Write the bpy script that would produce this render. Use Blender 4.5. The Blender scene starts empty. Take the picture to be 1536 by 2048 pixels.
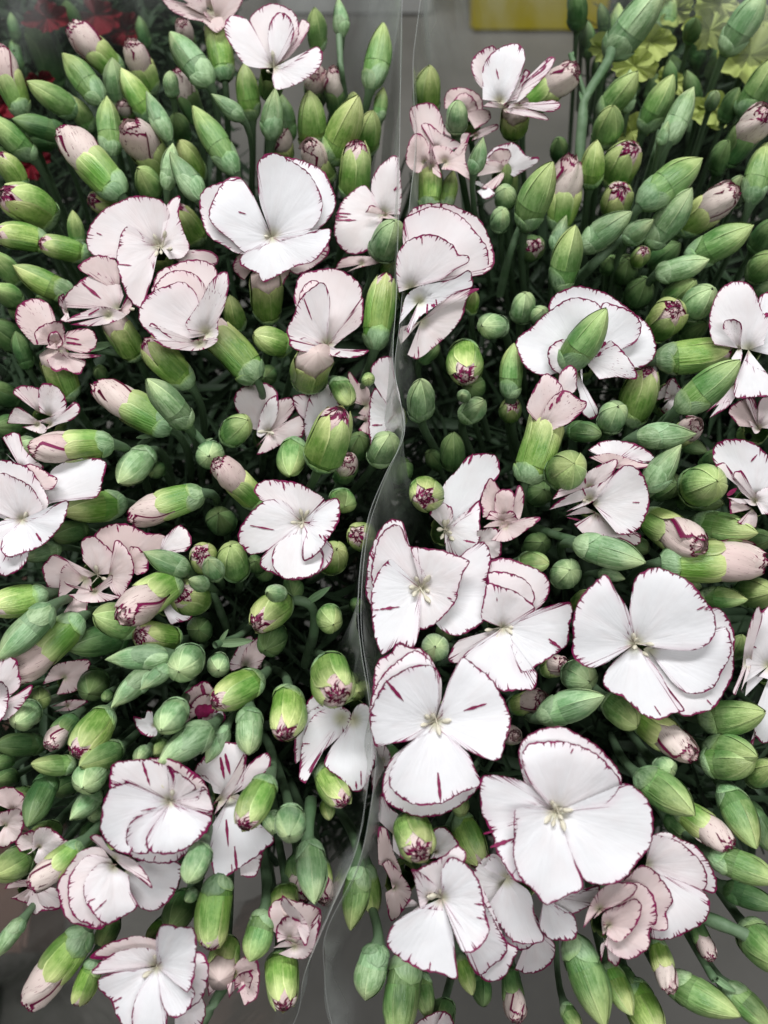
import bpy, math, random
import numpy as np
from mathutils import Vector, Matrix

random.seed(7)
rng = np.random.default_rng(7)
sc = bpy.context.scene
COL = sc.collection

# ------------------------------------------------------------------ camera
PITCH = math.radians(68.0)           # looking down into the bunches
TAN = math.tan(math.radians(25.0))   # half vertical angle
CANOPY, HGT = 0.75, 0.35             # height of the flower heads, camera above them
cam_d = bpy.data.cameras.new('camera')
cam_d.sensor_fit = 'VERTICAL'
cam_d.sensor_height = 24.0
cam_d.lens = 12.0 / TAN
cam_d.clip_start, cam_d.clip_end = 0.01, 60.0
cam_d.dof.use_dof = True
cam_d.dof.focus_distance = 0.37
cam_d.dof.aperture_fstop = 8.5
cam = bpy.data.objects.new('camera', cam_d)
COL.objects.link(cam)
cam.location = (0, 0, CANOPY + HGT)
cam.rotation_euler = (math.pi / 2 - PITCH, 0, 0)
sc.camera = cam
CM = Matrix.Translation(cam.location) @ cam.rotation_euler.to_matrix().to_4x4()
CR = np.array(CM.to_3x3())
CL = np.array(cam.location)

# ------------------------------------------------------------------ light
world = bpy.data.worlds.new('World')
sc.world = world
world.use_nodes = True
bg = world.node_tree.nodes['Background']
bg.inputs[0].default_value = (0.93, 0.97, 1.0, 1)
bg.inputs[1].default_value = 0.06


def area(name, loc, size, power, color=(1, 1, 1), rot=(0, 0, 0)):
    l = bpy.data.lights.new(name, 'AREA')
    l.shape = 'RECTANGLE'
    l.size, l.size_y = size
    l.energy = power
    l.color = color
    o = bpy.data.objects.new(name, l)
    o.location = loc
    o.rotation_euler = rot
    COL.objects.link(o)
    return o


area('ceiling_lamp', (-0.25, 0.95, 2.65), (1.5, 0.28), 51, (0.97, 0.99, 1.0))
area('ceiling_lamp', (0.35, -0.55, 2.75), (1.5, 0.28), 22, (0.98, 0.99, 1.0))
sc.view_settings.view_transform = 'Standard'
sc.view_settings.look = 'None'
sc.view_settings.exposure = 0.14
sc.view_settings.gamma = 1.0
sc.cycles.max_bounces = 8
sc.cycles.transparent_max_bounces = 24
sc.cycles.use_denoising = True


# ------------------------------------------------------------------ pixel -> place helpers
def unproj(px, py, d):
    """a photograph pixel (1536x2048) at depth d along the view axis -> world (numpy)"""
    px = np.asarray(px, float); py = np.asarray(py, float); d = np.asarray(d, float)
    x = (px - 768) / 1024 * TAN * d
    y = (1024 - py) / 1024 * TAN * d
    c = np.stack(np.broadcast_arrays(x, y, -d), -1)
    return c @ CR.T + CL


def canopy_depth(py):
    t = (np.clip(py, -200, 2200) - 1024) / 1024 * TAN
    d = HGT / (math.sin(PITCH) + t * math.cos(PITCH))
    e = np.clip((py - 1650) / 400, 0, 1)       # the bunch rounds off towards its rim
    return d + 0.03 * e * e


def mpp(d):
    return d * TAN / 1024


TILE = {k: v for k, v in zip('ABCDEFGHI', [(x, y, 520 / 1536) for y in (0, 500, 1000) for x in (0, 500, 1016)])}
TILE.update({'J': (0, 1500, 548 / 1536), 'K': (500, 1500, 548 / 1536), 'L': (988, 1500, 548 / 1536)})


def tp(t, x, y):
    o = TILE[t]
    return o[0] + x * o[2], o[1] + y * o[2]


# ------------------------------------------------------------------ material helpers
def mat(name):
    m = bpy.data.materials.new(name)
    m.use_nodes = True
    nt = m.node_tree
    nt.nodes.clear()
    out = nt.nodes.new('ShaderNodeOutputMaterial')
    return m, nt, out


class N:
    def __init__(self, nt):
        self.nt = nt

    def new(self, t, **kw):
        n = self.nt.nodes.new(t)
        for k, v in kw.items():
            setattr(n, k, v)
        return n

    def link(self, a, b):
        self.nt.links.new(a, b)

    def val(self, inp, v):
        if isinstance(v, (int, float, tuple)):
            inp.default_value = v
        else:
            self.link(v, inp)

    def math(self, op, a, b=None, c=None, clamp=False):
        n = self.new('ShaderNodeMath', operation=op, use_clamp=clamp)
        self.val(n.inputs[0], a)
        if b is not None: self.val(n.inputs[1], b)
        if c is not None: self.val(n.inputs[2], c)
        return n.outputs[0]

    def smooth(self, v, a, b, lo=0.0, hi=1.0):
        n = self.new('ShaderNodeMapRange', interpolation_type='SMOOTHSTEP')
        self.val(n.inputs[0], v)
        self.val(n.inputs[1], a); self.val(n.inputs[2], b)
        self.val(n.inputs[3], lo); self.val(n.inputs[4], hi)
        return n.outputs[0]

    def mix(self, f, a, b):
        n = self.new('ShaderNodeMix', data_type='RGBA')
        self.val(n.inputs[0], f)
        for i, v in ((6, a), (7, b)):
            if isinstance(v, tuple): n.inputs[i].default_value = (*v, 1) if len(v) == 3 else v
            else: self.link(v, n.inputs[i])
        return n.outputs[2]

    def noise(self, vec, scale, detail=2.0, rough=0.5):
        n = self.new('ShaderNodeTexNoise')
        if vec is not None: self.link(vec, n.inputs['Vector'])
        n.inputs['Scale'].default_value = scale
        n.inputs['Detail'].default_value = detail
        n.inputs['Roughness'].default_value = rough
        return n.outputs['Fac']

    def comb(self, x, y, z=0.0):
        n = self.new('ShaderNodeCombineXYZ')
        self.val(n.inputs[0], x); self.val(n.inputs[1], y); self.val(n.inputs[2], z)
        return n.outputs[0]

    def uv(self, name):
        n = self.new('ShaderNodeUVMap', uv_map=name)
        s = self.new('ShaderNodeSeparateXYZ')
        self.link(n.outputs[0], s.inputs[0])
        return s.outputs[0], s.outputs[1]


def leafy(n, color, rough, trans, bump=None, spec=0.3, bstr=0.25):
    """principled surface with a share of light coming through"""
    p = n.new('ShaderNodeBsdfPrincipled')
    n.val(p.inputs['Base Color'], color)
    n.val(p.inputs['Roughness'], rough)
    n.val(p.inputs['Specular IOR Level'], spec)
    tr = n.new('ShaderNodeBsdfTranslucent')
    n.val(tr.inputs[0], color)
    mx = n.new('ShaderNodeMixShader')
    mx.inputs[0].default_value = trans
    n.link(p.outputs[0], mx.inputs[1]); n.link(tr.outputs[0], mx.inputs[2])
    if bump is not None:
        b = n.new('ShaderNodeBump')
        b.inputs['Strength'].default_value = bstr
        b.inputs['Distance'].default_value = 0.0006
        n.link(bump, b.inputs['Height'])
        n.link(b.outputs[0], p.inputs['Normal'])
    return mx.outputs[0]


BURG = (0.125, 0.006, 0.040)
BURG2 = (0.22, 0.010, 0.078)


def petal_material(name, white, blush, line=1.0, rimcol=BURG):
    """UV 'rim' = (mm along the rim, mm from the edge); UV 'fan' = (distance from claw 0..1, angle)"""
    m, nt, out = mat(name)
    n = N(nt)
    u, v = n.uv('rim')
    q, ang = n.uv('fan')
    tint = n.new('ShaderNodeAttribute', attribute_name='tint').outputs['Fac']  # petal's own blush, plus some shading put into the colour
    speck = n.new('ShaderNodeAttribute', attribute_name='speck').outputs['Fac']
    seed = n.new('ShaderNodeObjectInfo').outputs['Random']
    s17 = n.math('MULTIPLY', seed, 91.0)
    # rim line of uneven width with comb-like ticks running inwards
    wn = n.noise(n.comb(n.math('MULTIPLY', u, 0.35), s17, 0.0), 1.0, 2)
    base_w = n.math('MULTIPLY', n.smooth(wn, 0.28, 0.72, 0.17, 0.74), line)
    tk = n.noise(n.comb(n.math('MULTIPLY', u, 1.45), s17, 3.0), 1.0, 1)
    clump = n.noise(n.comb(n.math('MULTIPLY', u, 0.11), s17, 7.0), 1.0, 1)
    tick = n.math('MULTIPLY', n.smooth(tk, 0.53, 0.77), n.smooth(clump, 0.36, 0.72, 0.6, 2.7))
    w = n.math('ADD', base_w, tick)
    wob = n.noise(n.comb(n.math('MULTIPLY', u, 1.1), n.math('MULTIPLY', v, 0.6), s17), 1.0, 2)
    vv = n.math('ADD', v, n.math('MULTIPLY', n.math('SUBTRACT', wob, 0.5), 0.55))
    mask = n.math('SUBTRACT', 1.0, n.smooth(vv, n.math('MULTIPLY', w, 0.72), n.math('ADD', n.math('MULTIPLY', w, 1.05), 0.06)))
    # soft pink bleeding just inside the rim
    bleed = n.math('MULTIPLY', n.math('SUBTRACT', 1.0, n.smooth(v, 0.0, 3.2)), n.smooth(clump, 0.35, 0.75, 0.02, 0.22))
    # fine dashes on the outer face
    dash = n.noise(n.comb(n.math('MULTIPLY', ang, 62.0), n.math('MULTIPLY', q, 12.0), s17), 1.0, 0)
    dmask = n.math('MULTIPLY', n.smooth(dash, 0.735, 0.76), n.math('MULTIPLY', speck, n.smooth(q, 0.35, 0.6)))
    mask = n.math('MAXIMUM', mask, dmask, clamp=True)
    veins = n.noise(n.comb(n.math('MULTIPLY', ang, 24.0), n.math('MULTIPLY', q, 1.6), s17), 1.0, 3)
    blot = n.noise(n.comb(n.math('MULTIPLY', ang, 3.0), n.math('MULTIPLY', q, 2.5), s17), 1.0, 2)
    col = n.mix(n.math('ADD', tint, n.math('MULTIPLY', n.math('SUBTRACT', blot, 0.5), 0.5), clamp=True), white, blush)
    col = n.mix(n.smooth(veins, 0.45, 0.8, 0.0, 0.06), col, (0.62, 0.56, 0.55))
    col = n.mix(n.math('SUBTRACT', 1.0, n.smooth(q, 0.02, 0.17), clamp=True), col, (0.56, 0.55, 0.40))
    col = n.mix(bleed, col, (0.62, 0.25, 0.40))
    rc = n.mix(n.smooth(wn, 0.4, 0.7), rimcol, BURG2)
    col = n.mix(mask, col, rc)
    sh = leafy(n, col, 0.5, 0.14, bump=n.math('ADD', n.math('MULTIPLY', veins, 0.5), n.math('MULTIPLY', blot, 2.5)), spec=0.22, bstr=0.26)
    n.link(sh, out.inputs[0])
    return m


def sepal_material(name, body, pale, tip, tipstart=0.55):
    """UV 'fan' = (across -1..1 as 0..1, height 0..1)"""
    m, nt, out = mat(name)
    n = N(nt)
    t, z = n.uv('fan')
    oi = n.new('ShaderNodeObjectInfo')
    seed = n.math('MULTIPLY', oi.outputs['Random'], 50.0)
    a = n.math('MULTIPLY', n.math('ABSOLUTE', n.math('SUBTRACT', t, 0.5)), 2.0)
    geo = n.new('ShaderNodeTexCoord')
    stri = n.noise(n.comb(n.math('MULTIPLY', t, 17.0), n.math('MULTIPLY', z, 1.3), seed), 1.0, 3)
    mot = n.noise(geo.outputs['Object'], 3.2, 4, 0.65)
    fine = n.noise(geo.outputs['Object'], 17.0, 2, 0.6)
    col = n.mix(n.smooth(mot, 0.36, 0.68, 0.0, 0.85), body, pale)
    col = n.mix(n.smooth(stri, 0.48, 0.72, 0.0, 0.55), col, pale)
    col = n.mix(n.smooth(stri, 0.42, 0.25, 0.0, 0.45), col, tuple(c * 0.55 for c in body))
    col = n.mix(n.smooth(fine, 0.58, 0.76, 0.0, 0.42), col, tuple(c * 0.5 for c in body))
    zt = n.math('ADD', z, n.math('MULTIPLY', n.math('SUBTRACT', mot, 0.5), 0.35))
    col = n.mix(n.smooth(zt, tipstart, 1.02, 0.0, 0.75), col, tip)
    rib = n.math('MULTIPLY', n.math('SUBTRACT', 1.0, n.smooth(a, 0.0, 0.14)), n.smooth(z, 0.62, 0.98, 0.0, 0.38))
    mar = n.math('MULTIPLY', n.smooth(t, 0.91, 0.985), n.smooth(z, 0.45, 0.95, 0.06, 0.55))
    palemark = tuple(min(1, c * 1.1 + 0.10) for c in tip)
    col = n.mix(n.math('MAXIMUM', rib, mar, clamp=True), col, palemark)
    hs = n.new('ShaderNodeHueSaturation')
    n.link(n.math('MULTIPLY_ADD', oi.outputs['Random'], 0.03, 0.487), hs.inputs['Hue'])
    n.link(n.math('MULTIPLY_ADD', n.math('FRACT', seed), 0.55, 0.72), hs.inputs['Value'])
    n.link(col, hs.inputs['Color'])
    sh = leafy(n, hs.outputs[0], n.smooth(mot, 0.3, 0.7, 0.34, 0.52), 0.06,
               bump=n.math('ADD', stri, n.math('MULTIPLY', fine, 0.6)), spec=0.45, bstr=0.6)
    n.link(sh, out.inputs[0])
    return m


def plain_material(name, c1, c2, scale=60.0, rough=0.6, trans=0.0, bump=0.3, spec=0.3):
    m, nt, out = mat(name)
    n = N(nt)
    geo = n.new('ShaderNodeTexCoord')
    f = n.noise(geo.outputs['Object'], scale, 5, 0.6)
    col = n.mix(n.smooth(f, 0.3, 0.7), c1, c2)
    n.link(leafy(n, col, rough, trans, bump=f, spec=spec, bstr=bump), out.inputs[0])
    return m


M = {}
M['petal'] = petal_material('petal', (0.83, 0.815, 0.83), (0.67, 0.525, 0.505))
M['petal_furled'] = petal_material('petal_furled', (0.78, 0.66, 0.60), (0.62, 0.40, 0.40), line=1.3, rimcol=(0.10, 0.006, 0.026))
M['streak'] = plain_material('streak', (0.15, 0.006, 0.045), (0.26, 0.012, 0.085), 900, 0.5)
M['petal_yellow'] = plain_material('petal_yellow', (0.38, 0.46, 0.13), (0.52, 0.58, 0.20), 40, 0.55, 0.3)
M['petal_red'] = plain_material('petal_red', (0.06, 0.002, 0.006), (0.14, 0.003, 0.010), 40, 0.55, 0.15)
M['anther'] = plain_material('anther', (0.66, 0.60, 0.46), (0.76, 0.72, 0.60), 400, 0.6, 0.1)
M['stem'] = plain_material('stem', (0.065, 0.125, 0.055), (0.15, 0.22, 0.13), 90, 0.55)
M['leaf'] = plain_material('leaf', (0.016, 0.032, 0.014), (0.032, 0.06, 0.028), 30, 0.6, 0.05)  # darkened below real leaf green: shade of the gaps put into the colour
TONE = {
    'g': ((0.112, 0.238, 0.058), (0.275, 0.425, 0.160), (0.58, 0.67, 0.27)),    # mid green
    'b': ((0.160, 0.295, 0.122), (0.375, 0.520, 0.295), (0.56, 0.68, 0.34)),    # glaucous
    'y': ((0.122, 0.262, 0.040), (0.300, 0.450, 0.120), (0.72, 0.76, 0.34)),    # fresh yellow green
    'd': ((0.050, 0.128, 0.036), (0.115, 0.215, 0.080), (0.24, 0.34, 0.13)),    # dull dark green, mostly sunken buds: their shade put into the colour
}
for k, (a, b, c) in TONE.items():
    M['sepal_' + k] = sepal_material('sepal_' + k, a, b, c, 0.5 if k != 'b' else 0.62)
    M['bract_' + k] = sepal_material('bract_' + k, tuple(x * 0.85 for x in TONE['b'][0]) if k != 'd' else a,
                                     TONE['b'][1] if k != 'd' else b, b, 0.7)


# ------------------------------------------------------------------ mesh helpers
def link(name, me, parent=None, **props):
    o = bpy.data.objects.new(name, me)
    COL.objects.link(o)
    if parent is not None: o.parent = parent
    for k, v in props.items(): o[k] = v
    return o


def empty(name, matrix, label=None, cat=None, group=None):
    o = bpy.data.objects.new(name, None)
    o.empty_display_size = 0.005
    COL.objects.link(o)
    o.matrix_world = matrix
    if label: o['label'] = label
    if cat: o['category'] = cat
    if group: o['group'] = group
    return o


def grid_mesh(name, P, mats, uvs=None, attrs=None, closed_u=False, smooth=True):
    """P: (nu, nv, 3) array of points; uvs: {name: (nu, nv, 2)}; attrs: {name: float or (nu,nv)}"""
    nu, nv = P.shape[:2]
    I = np.arange(nu * nv).reshape(nu, nv)
    if closed_u: I = np.vstack([I, I[:1]])
    F = np.stack([I[:-1, :-1], I[1:, :-1], I[1:, 1:], I[:-1, 1:]], -1).reshape(-1, 4)
    return raw_mesh(name, P.reshape(-1, 3), F, mats,
                    {k: v.reshape(-1, 2) for k, v in (uvs or {}).items()}, attrs, smooth)


def raw_mesh(name, V, F, mats, uvs=None, attrs=None, smooth=True, matidx=None):
    me = bpy.data.meshes.new(name)
    F = [list(map(int, f)) for f in F]
    me.from_pydata(np.asarray(V).tolist(), [], F)
    for m in mats: me.materials.append(m)
    li = np.array([i for f in F for i in f])
    for k, v in (uvs or {}).items():
        l = me.uv_layers.new(name=k)
        l.data.foreach_set('uv', np.asarray(v)[li].astype('f').ravel())
    for k, v in (attrs or {}).items():
        a = me.attributes.new(k, 'FLOAT', 'POINT')
        a.data.foreach_set('value', np.broadcast_to(np.asarray(v, 'f'), (len(V),)).ravel().copy())
    if smooth:
        me.polygons.foreach_set('use_smooth', np.ones(len(F), bool))
    if matidx is not None:
        me.polygons.foreach_set('material_index', np.asarray(matidx, 'i'))
    me.update()
    return me


def tube_mesh(name, pts, radii, m, sides=8):
    pts = np.asarray(pts, float); k = len(pts)
    T = np.gradient(pts, axis=0); T /= np.linalg.norm(T, axis=1, keepdims=True) + 1e-12
    ref = np.array([0.31, 0.87, 0.12]); ref /= np.linalg.norm(ref)
    A = np.cross(T, ref); A /= np.linalg.norm(A, axis=1, keepdims=True) + 1e-12
    B = np.cross(T, A)
    th = np.linspace(0, 2 * math.pi, sides, endpoint=False)
    r = np.broadcast_to(np.asarray(radii, float), (k,))
    P = pts[None] + r[None, :, None] * (np.cos(th)[:, None, None] * A[None] + np.sin(th)[:, None, None] * B[None])
    return grid_mesh(name, P, [m], closed_u=True)


def bez(p0, p1, p2, p3, n=12):
    t = np.linspace(0, 1, n)[:, None]
    return (1 - t) ** 3 * p0 + 3 * (1 - t) ** 2 * t * p1 + 3 * (1 - t) * t * t * p2 + t ** 3 * p3


def to_local(pts, mw):
    inv = np.array(mw.inverted())
    return np.asarray(pts) @ inv[:3, :3].T + inv[:3, 3]


ROOTS = [unproj(430, 1150, canopy_depth(1150) + 0.36), unproj(1140, 1180, canopy_depth(1180) + 0.36)]


def stem_points(base, axis, px, target=None, length=None):
    """a stem leaving a head against its axis and bending down to the foot of its bunch"""
    root = ROOTS[0] if px < 790 else ROOTS[1]
    base = np.asarray(base); axis = np.asarray(axis)
    if target is not None:
        end = target
    else:
        ray = (base - CL) / np.linalg.norm(base - CL)
        lat = (root - base) * np.array([1, 1, 0])
        end = base + ray * 0.07 + np.array([0, 0, -0.10]) + lat * 0.22
    L = np.linalg.norm(end - base)
    d = (end - base) / L
    return bez(base + axis * 0.002, base - axis * min(0.011, L * 0.4), end - d * L * 0.4, end, 12)


# ================================================================== SETTING
def slab(name, lo, hi, m, **props):
    lo, hi = np.array(lo), np.array(hi)
    import bmesh
    bm = bmesh.new()
    bmesh.ops.create_cube(bm, size=1.0)
    for v in bm.verts:
        v.co = Vector(lo + (np.array(v.co) + 0.5) * (hi - lo))
    bmesh.ops.bevel(bm, geom=bm.edges[:], offset=0.004, segments=2, affect='EDGES')
    me = bpy.data.meshes.new(name); bm.to_mesh(me); bm.free()
    me.materials.append(m)
    return link(name, me, **props)


floor_m = plain_material('floor', (0.105, 0.100, 0.088), (0.165, 0.155, 0.140), 5.0, 0.55, 0, 0.2)
gx = np.linspace(-4, 4, 9); gy = np.linspace(-4, 4, 9)
P = np.stack([*np.meshgrid(gx, gy, indexing='ij'), np.zeros((9, 9))], -1)
link('floor', grid_mesh('floor', P, [floor_m]), kind='structure')


def floor_point(px, py, z=0.0):
    t = (py - 1024) / 1024 * TAN
    d = (cam.location.z - z) / (math.sin(PITCH) + t * math.cos(PITCH))
    return unproj(px, py, d)


# yellow crate and pale plinth standing on the floor behind the bunches
yel = plain_material('yellow_plastic', (0.74, 0.60, 0.012), (0.80, 0.66, 0.02), 12, 0.4, 0, 0.05)
a = floor_point(940, 66); b = floor_point(1205, 66)
crate = empty('plastic_crate', Matrix.Translation((a[0], a[1], 0)),
              'bright yellow plastic crate standing on the grey floor behind the bunches', 'crate')
wd = b[0] - a[0]


def crate_part(name, lo, hi):
    o = slab(name, lo, hi, yel); o.parent = crate
    return o


crate_part('front_panel', (0, 0, 0.002), (wd, 0.012, 0.20))
crate_part('back_panel', (0, 0.26, 0.002), (wd, 0.272, 0.20))
crate_part('side_panel', (0.001, 0.0125, 0.002), (0.013, 0.2595, 0.20))
crate_part('side_panel', (wd - 0.013, 0.0125, 0.002), (wd - 0.001, 0.2595, 0.20))
crate_part('base_panel', (0.0135, 0.0125, 0.004), (wd - 0.0135, 0.2595, 0.014))
crate_part('rim', (-0.008, -0.008, 0.2005), (wd + 0.008, 0.280, 0.214))
whm = plain_material('white_board', (0.72, 0.72, 0.70), (0.80, 0.80, 0.78), 9, 0.5, 0, 0.1)
a = floor_point(560, 32); b = floor_point(862, 32)
slab('plinth', (a[0], a[1], 0.001), (b[0], a[1] + 0.5, 0.16), whm,
     label='pale low white plinth on the floor beside the yellow crate', category='plinth')
brm = plain_material('cardboard', (0.16, 0.085, 0.065), (0.21, 0.115, 0.09), 14, 0.7, 0, 0.2)
a = floor_point(170, 1905); b = floor_point(-260, 1740)
slab('cardboard_box', (b[0], a[1], 0.001), (a[0] - 0.02, a[1] + 0.36, 0.12), brm,
     label='dull reddish brown cardboard box on the grey floor below the left bunch', category='box')
blk = plain_material('black_plastic', (0.012, 0.012, 0.012), (0.02, 0.02, 0.02), 14, 0.5)
a = floor_point(12, 1960)
slab('plastic_tray', (a[0] - 0.4, a[1] - 0.32, 0.001), (a[0], a[1] - 0.003, 0.09), blk,
     label='black plastic tray on the grey floor near the brown box', category='tray')

# ================================================================== BUD PROTOTYPES (unit: height 1, radius 0.5)
PROF = {
    'c': ([0, .04, .12, .25, .40, .55, .68, .80, .90, .96, 1.0], [.26, .52, .78, .95, 1.0, .97, .86, .66, .40, .20, .03]),
    'r': ([0, .05, .14, .26, .42, .58, .72, .83, .91, .97, 1.0], [.28, .60, .84, .97, 1.0, .98, .88, .70, .47, .22, .03]),
    's': ([0, .04, .12, .22, .36, .50, .64, .78, .90, .97, 1.0], [.22, .44, .70, .92, 1.0, .94, .80, .56, .28, .12, .02]),
    'o': ([0, .05, .14, .26, .42, .58, .72, .84, .93, .98, 1.0], [.28, .56, .80, .94, 1.0, 1.0, .95, .83, .67, .55, .49]),
    'p': ([0, .035, .10, .18, .27, .36, .43, .48, .53, .57, .60], [.30, .54, .74, .86, .92, .95, .98, .99, .98, .93, .86]),
    't': ([0, .05, .14, .26, .42, .58, .72, .84, .93, .98, 1.0], [.36, .62, .82, .92, .96, .98, 1.0, 1.0, .98, .96, .94]),
}


def prof(ty, z):
    a, b = PROF[ty]
    return 0.5 * np.interp(z, a, b)


def shell(fr, z0, z1, a0, a1, nz=10, na=9, point=0.0, over=0.02, ty='c', lift=0.0, seed=0, wave=0.0):
    """a curved scale lying on the bud: angles a0..a1, heights z0..z1, optional pointed end"""
    t = np.linspace(-1, 1, na)[:, None]
    s = np.linspace(0, 1, nz)[None]
    mid, half = (a0 + a1) / 2, (a1 - a0) / 2
    zz = z0 + (z1 - z0) * s + 0 * t
    taper = np.ones_like(s)
    if point > 0:
        e = np.clip((s - (1 - point)) / point, 0, 1)
        taper = np.sqrt(np.clip(1 - e ** 1.6, 0.0004, 1))
    th = mid + half * t * taper
    r = fr(zz) + over * t * np.clip(s * 3, 0, 1) + lift
    bul = 0.018 * np.cos(t * math.pi / 2) * np.sin(np.clip(s, 0, 1) * math.pi)
    rs = np.random.default_rng(seed)
    ph = rs.uniform(0, 6, 3)
    r = r + bul + wave * (np.sin(3 * zz * 5 + ph[0]) * t + 0.6 * np.sin(9 * zz + ph[1] + 3 * t))
    P = np.stack([r * np.cos(th), r * np.sin(th), zz], -1)
    uv = np.stack([(t + 1) / 2 + 0 * s, zz], -1)
    return P, uv


def build_bud_set(ty, tone, seed):
    """meshes shared by all buds of a kind: list of (name, mesh, subparts)"""
    rs = np.random.default_rng(seed)
    sm, bm_ = M['sepal_' + tone], M['bract_' + tone]
    parts = []
    fr = lambda z: prof(ty, z)
    top = PROF[ty][0][-1]
    # calyx tube
    th = np.linspace(0, 2 * math.pi, 20, endpoint=False)[:, None]
    zt = np.linspace(0, 0.62 * top, 9)[None]
    rr = (fr(zt) - 0.012) * (1 + 0.018 * np.cos(5 * th) + rs.normal(0, 0.006, (20, 1)))
    P = np.stack([rr * np.cos(th), rr * np.sin(th), zt + 0 * th], -1)
    uvt = np.stack([np.broadcast_to((th / (2 * math.pi) * 5) % 1.0, P.shape[:2]), np.broadcast_to(zt, P.shape[:2])], -1)
    tube = grid_mesh('calyx', P, [sm], {'fan': uvt}, closed_u=True)
    subs = []
    for i in range(5):
        a = 2 * math.pi * i / 5 + rs.normal(0, 0.06)
        half = math.radians(41 + rs.uniform(-2, 3))
        z0 = (0.40 if ty in 'crs' else 0.26) * top
        if ty in 'crs':
            P, uv = shell(fr, z0, 1.0 + rs.uniform(-0.015, 0.012), a - half, a + half, over=0.022, ty=ty, seed=seed + i,
                          wave=0.004, nz=12)
        else:
            end = top * (1.0 + rs.uniform(-0.05, 0.02))
            P, uv = shell(fr, z0, end, a - half, a + half, point=0.34 if ty != 't' else 0.26, over=0.02, ty=ty, seed=seed + i, wave=0.006, nz=12)
            uv = uv.copy(); uv[..., 1] /= top
        subs.append(('sepal', grid_mesh('sepal', P, [sm], {'fan': uv})))
    parts.append(('calyx', tube, subs))
    # bracts in two crossed pairs
    big = 1.0
    zb = {'s': (0.40, 0.60), 'c': (0.24, 0.36), 'r': (0.22, 0.34), 'o': (0.20, 0.30), 'p': (0.16, 0.24), 't': (0.22, 0.30)}[ty]
    for pair in range(2):
        for k in range(2):
            a = math.pi * k + math.pi / 2 * pair + rs.normal(0, 0.1)
            half = math.radians(78 if ty == 's' else 72)
            P, uv = shell(fr, -0.005, zb[pair] * rs.uniform(0.9, 1.1), a - half, a + half, point=0.75, over=0.0,
                          ty=ty, lift=0.016 + 0.018 * (1 - pair), seed=seed + 30 + k, nz=9, na=9)
            uv = uv.copy(); uv[..., 1] = (uv[..., 1] / zb[pair])
            parts.append(('bract', grid_mesh('bract', P, [bm_], {'fan': uv}), []))
    # pale claws of the petals filling the mouth of a calyx that shows
    if ty == 't' and tone == 'y':
        t = np.linspace(0, 2 * math.pi, 30, endpoint=False)[:, None]; s_ = np.linspace(0, 1, 7)[None]
        r = 0.5 * np.interp(s_, [0, .5, .82, .93, 1], [.80, .88, .88, .66, .02]) * (1 + 0.05 * np.sin(5 * t) + 0.03 * np.sin(11 * t + 1))
        P = np.stack([r * np.cos(t), r * np.sin(t), 0.5 + 0.68 * s_ + 0 * t], -1)
        z2 = np.zeros(P.shape[:2])
        parts.append(('petal_claws', grid_mesh('petal_claws', P, [M['petal_furled']], {'rim': np.stack([z2, z2 + 9], -1),
                      'fan': np.stack([z2 + .3, np.broadcast_to(np.sin(t * 3), z2.shape)], -1)}, {'tint': 0.3, 'speck': 0.0}, closed_u=True), []))
    # furled petals
    if ty in 'op':
        nP = 6
        for i in range(nP):
            inner = i / nP
            a = i * 2.4 + rs.normal(0, 0.2)
            half = math.radians(rs.uniform(70, 100) if ty == 'p' else rs.uniform(62, 95))
            if ty == 'p':
                ztop = 1.0 - 0.04 * rs.uniform(0, 1) - 0.05 * (1 - inner)
                za, zb2 = 0.38, ztop
                R = lambda z, k=inner: 0.5 * np.interp(z, [0.38, 0.50, 0.66, 0.82, 0.93, 1.0], [.74, .92, 1.02, .88, .60, .34]) * (1 - 0.34 * k)
            else:
                ztop = 1.0 + 0.03 * inner + rs.uniform(-0.02, 0.02)
                za, zb2 = 0.72, ztop
                R = lambda z, k=inner: 0.5 * np.interp(z, [0.72, 0.84, 0.92, 0.97, 1.01, 1.06], [.84, .80, .66, .48, .26, .06]) * (1 - 0.26 * k)
            na, nz = 25, 9
            t = np.linspace(-1, 1, na)[:, None]; s = np.linspace(0, 1, nz)[None] ** 0.8
            rim = zb2 - (0.05 if ty == 'p' else 0.02) * np.abs(t) ** 2.5 * 2 + 0.010 * np.sin(t * 23 + rs.uniform(0, 6)) + 0.008 * rs.normal(0, 1, (na, 1))
            zz = za + (rim - za) * s
            th_ = a + half * t + (0.8 if ty == 'p' else 0.9) * s ** 2 * (1 if ty == 'p' else 1.2)
            r = R(zz) + 0.035 * t * s + (0.024 if ty == 'p' else 0.012) * np.sin(t * 7 + rs.uniform(0, 6)) * s
            P = np.stack([r * np.cos(th_), r * np.sin(th_), zz], -1)
            mm = 11.0 if ty == 'o' else 22.0
            d_top = (rim - zz) * mm
            d_side = (1 - t) * half * r * 10.0 * 0.8
            v = np.minimum(d_top, d_side)
            u = np.broadcast_to(t * half * 5.0 + i * 13.0, v.shape)
            v = v * (2.1 if ty == 'o' else 1.35)
            me = grid_mesh('petal', P, [M['petal_furled']], {'rim': np.stack([u, v], -1),
                           'fan': np.stack([0.45 + 0.5 * np.broadcast_to(s, v.shape), np.broadcast_to(t * 0.9, v.shape)], -1)},
                           {'tint': float(np.clip(rs.normal(0.25, 0.2), 0, 1)), 'speck': 0.9})
            parts.append(('petal', me, []))
        # crumpled petal edges closing the mouth of the cone
        na, nz = 36, 8
        t = np.linspace(0, 2 * math.pi, na, endpoint=False)[:, None]; s = np.linspace(0, 1, nz)[None]
        r = 0.5 * ((0.60 if ty == 'o' else 0.50) * (1 - s) + 0.004) * (1 + 0.10 * np.sin(5 * t + 2))
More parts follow.
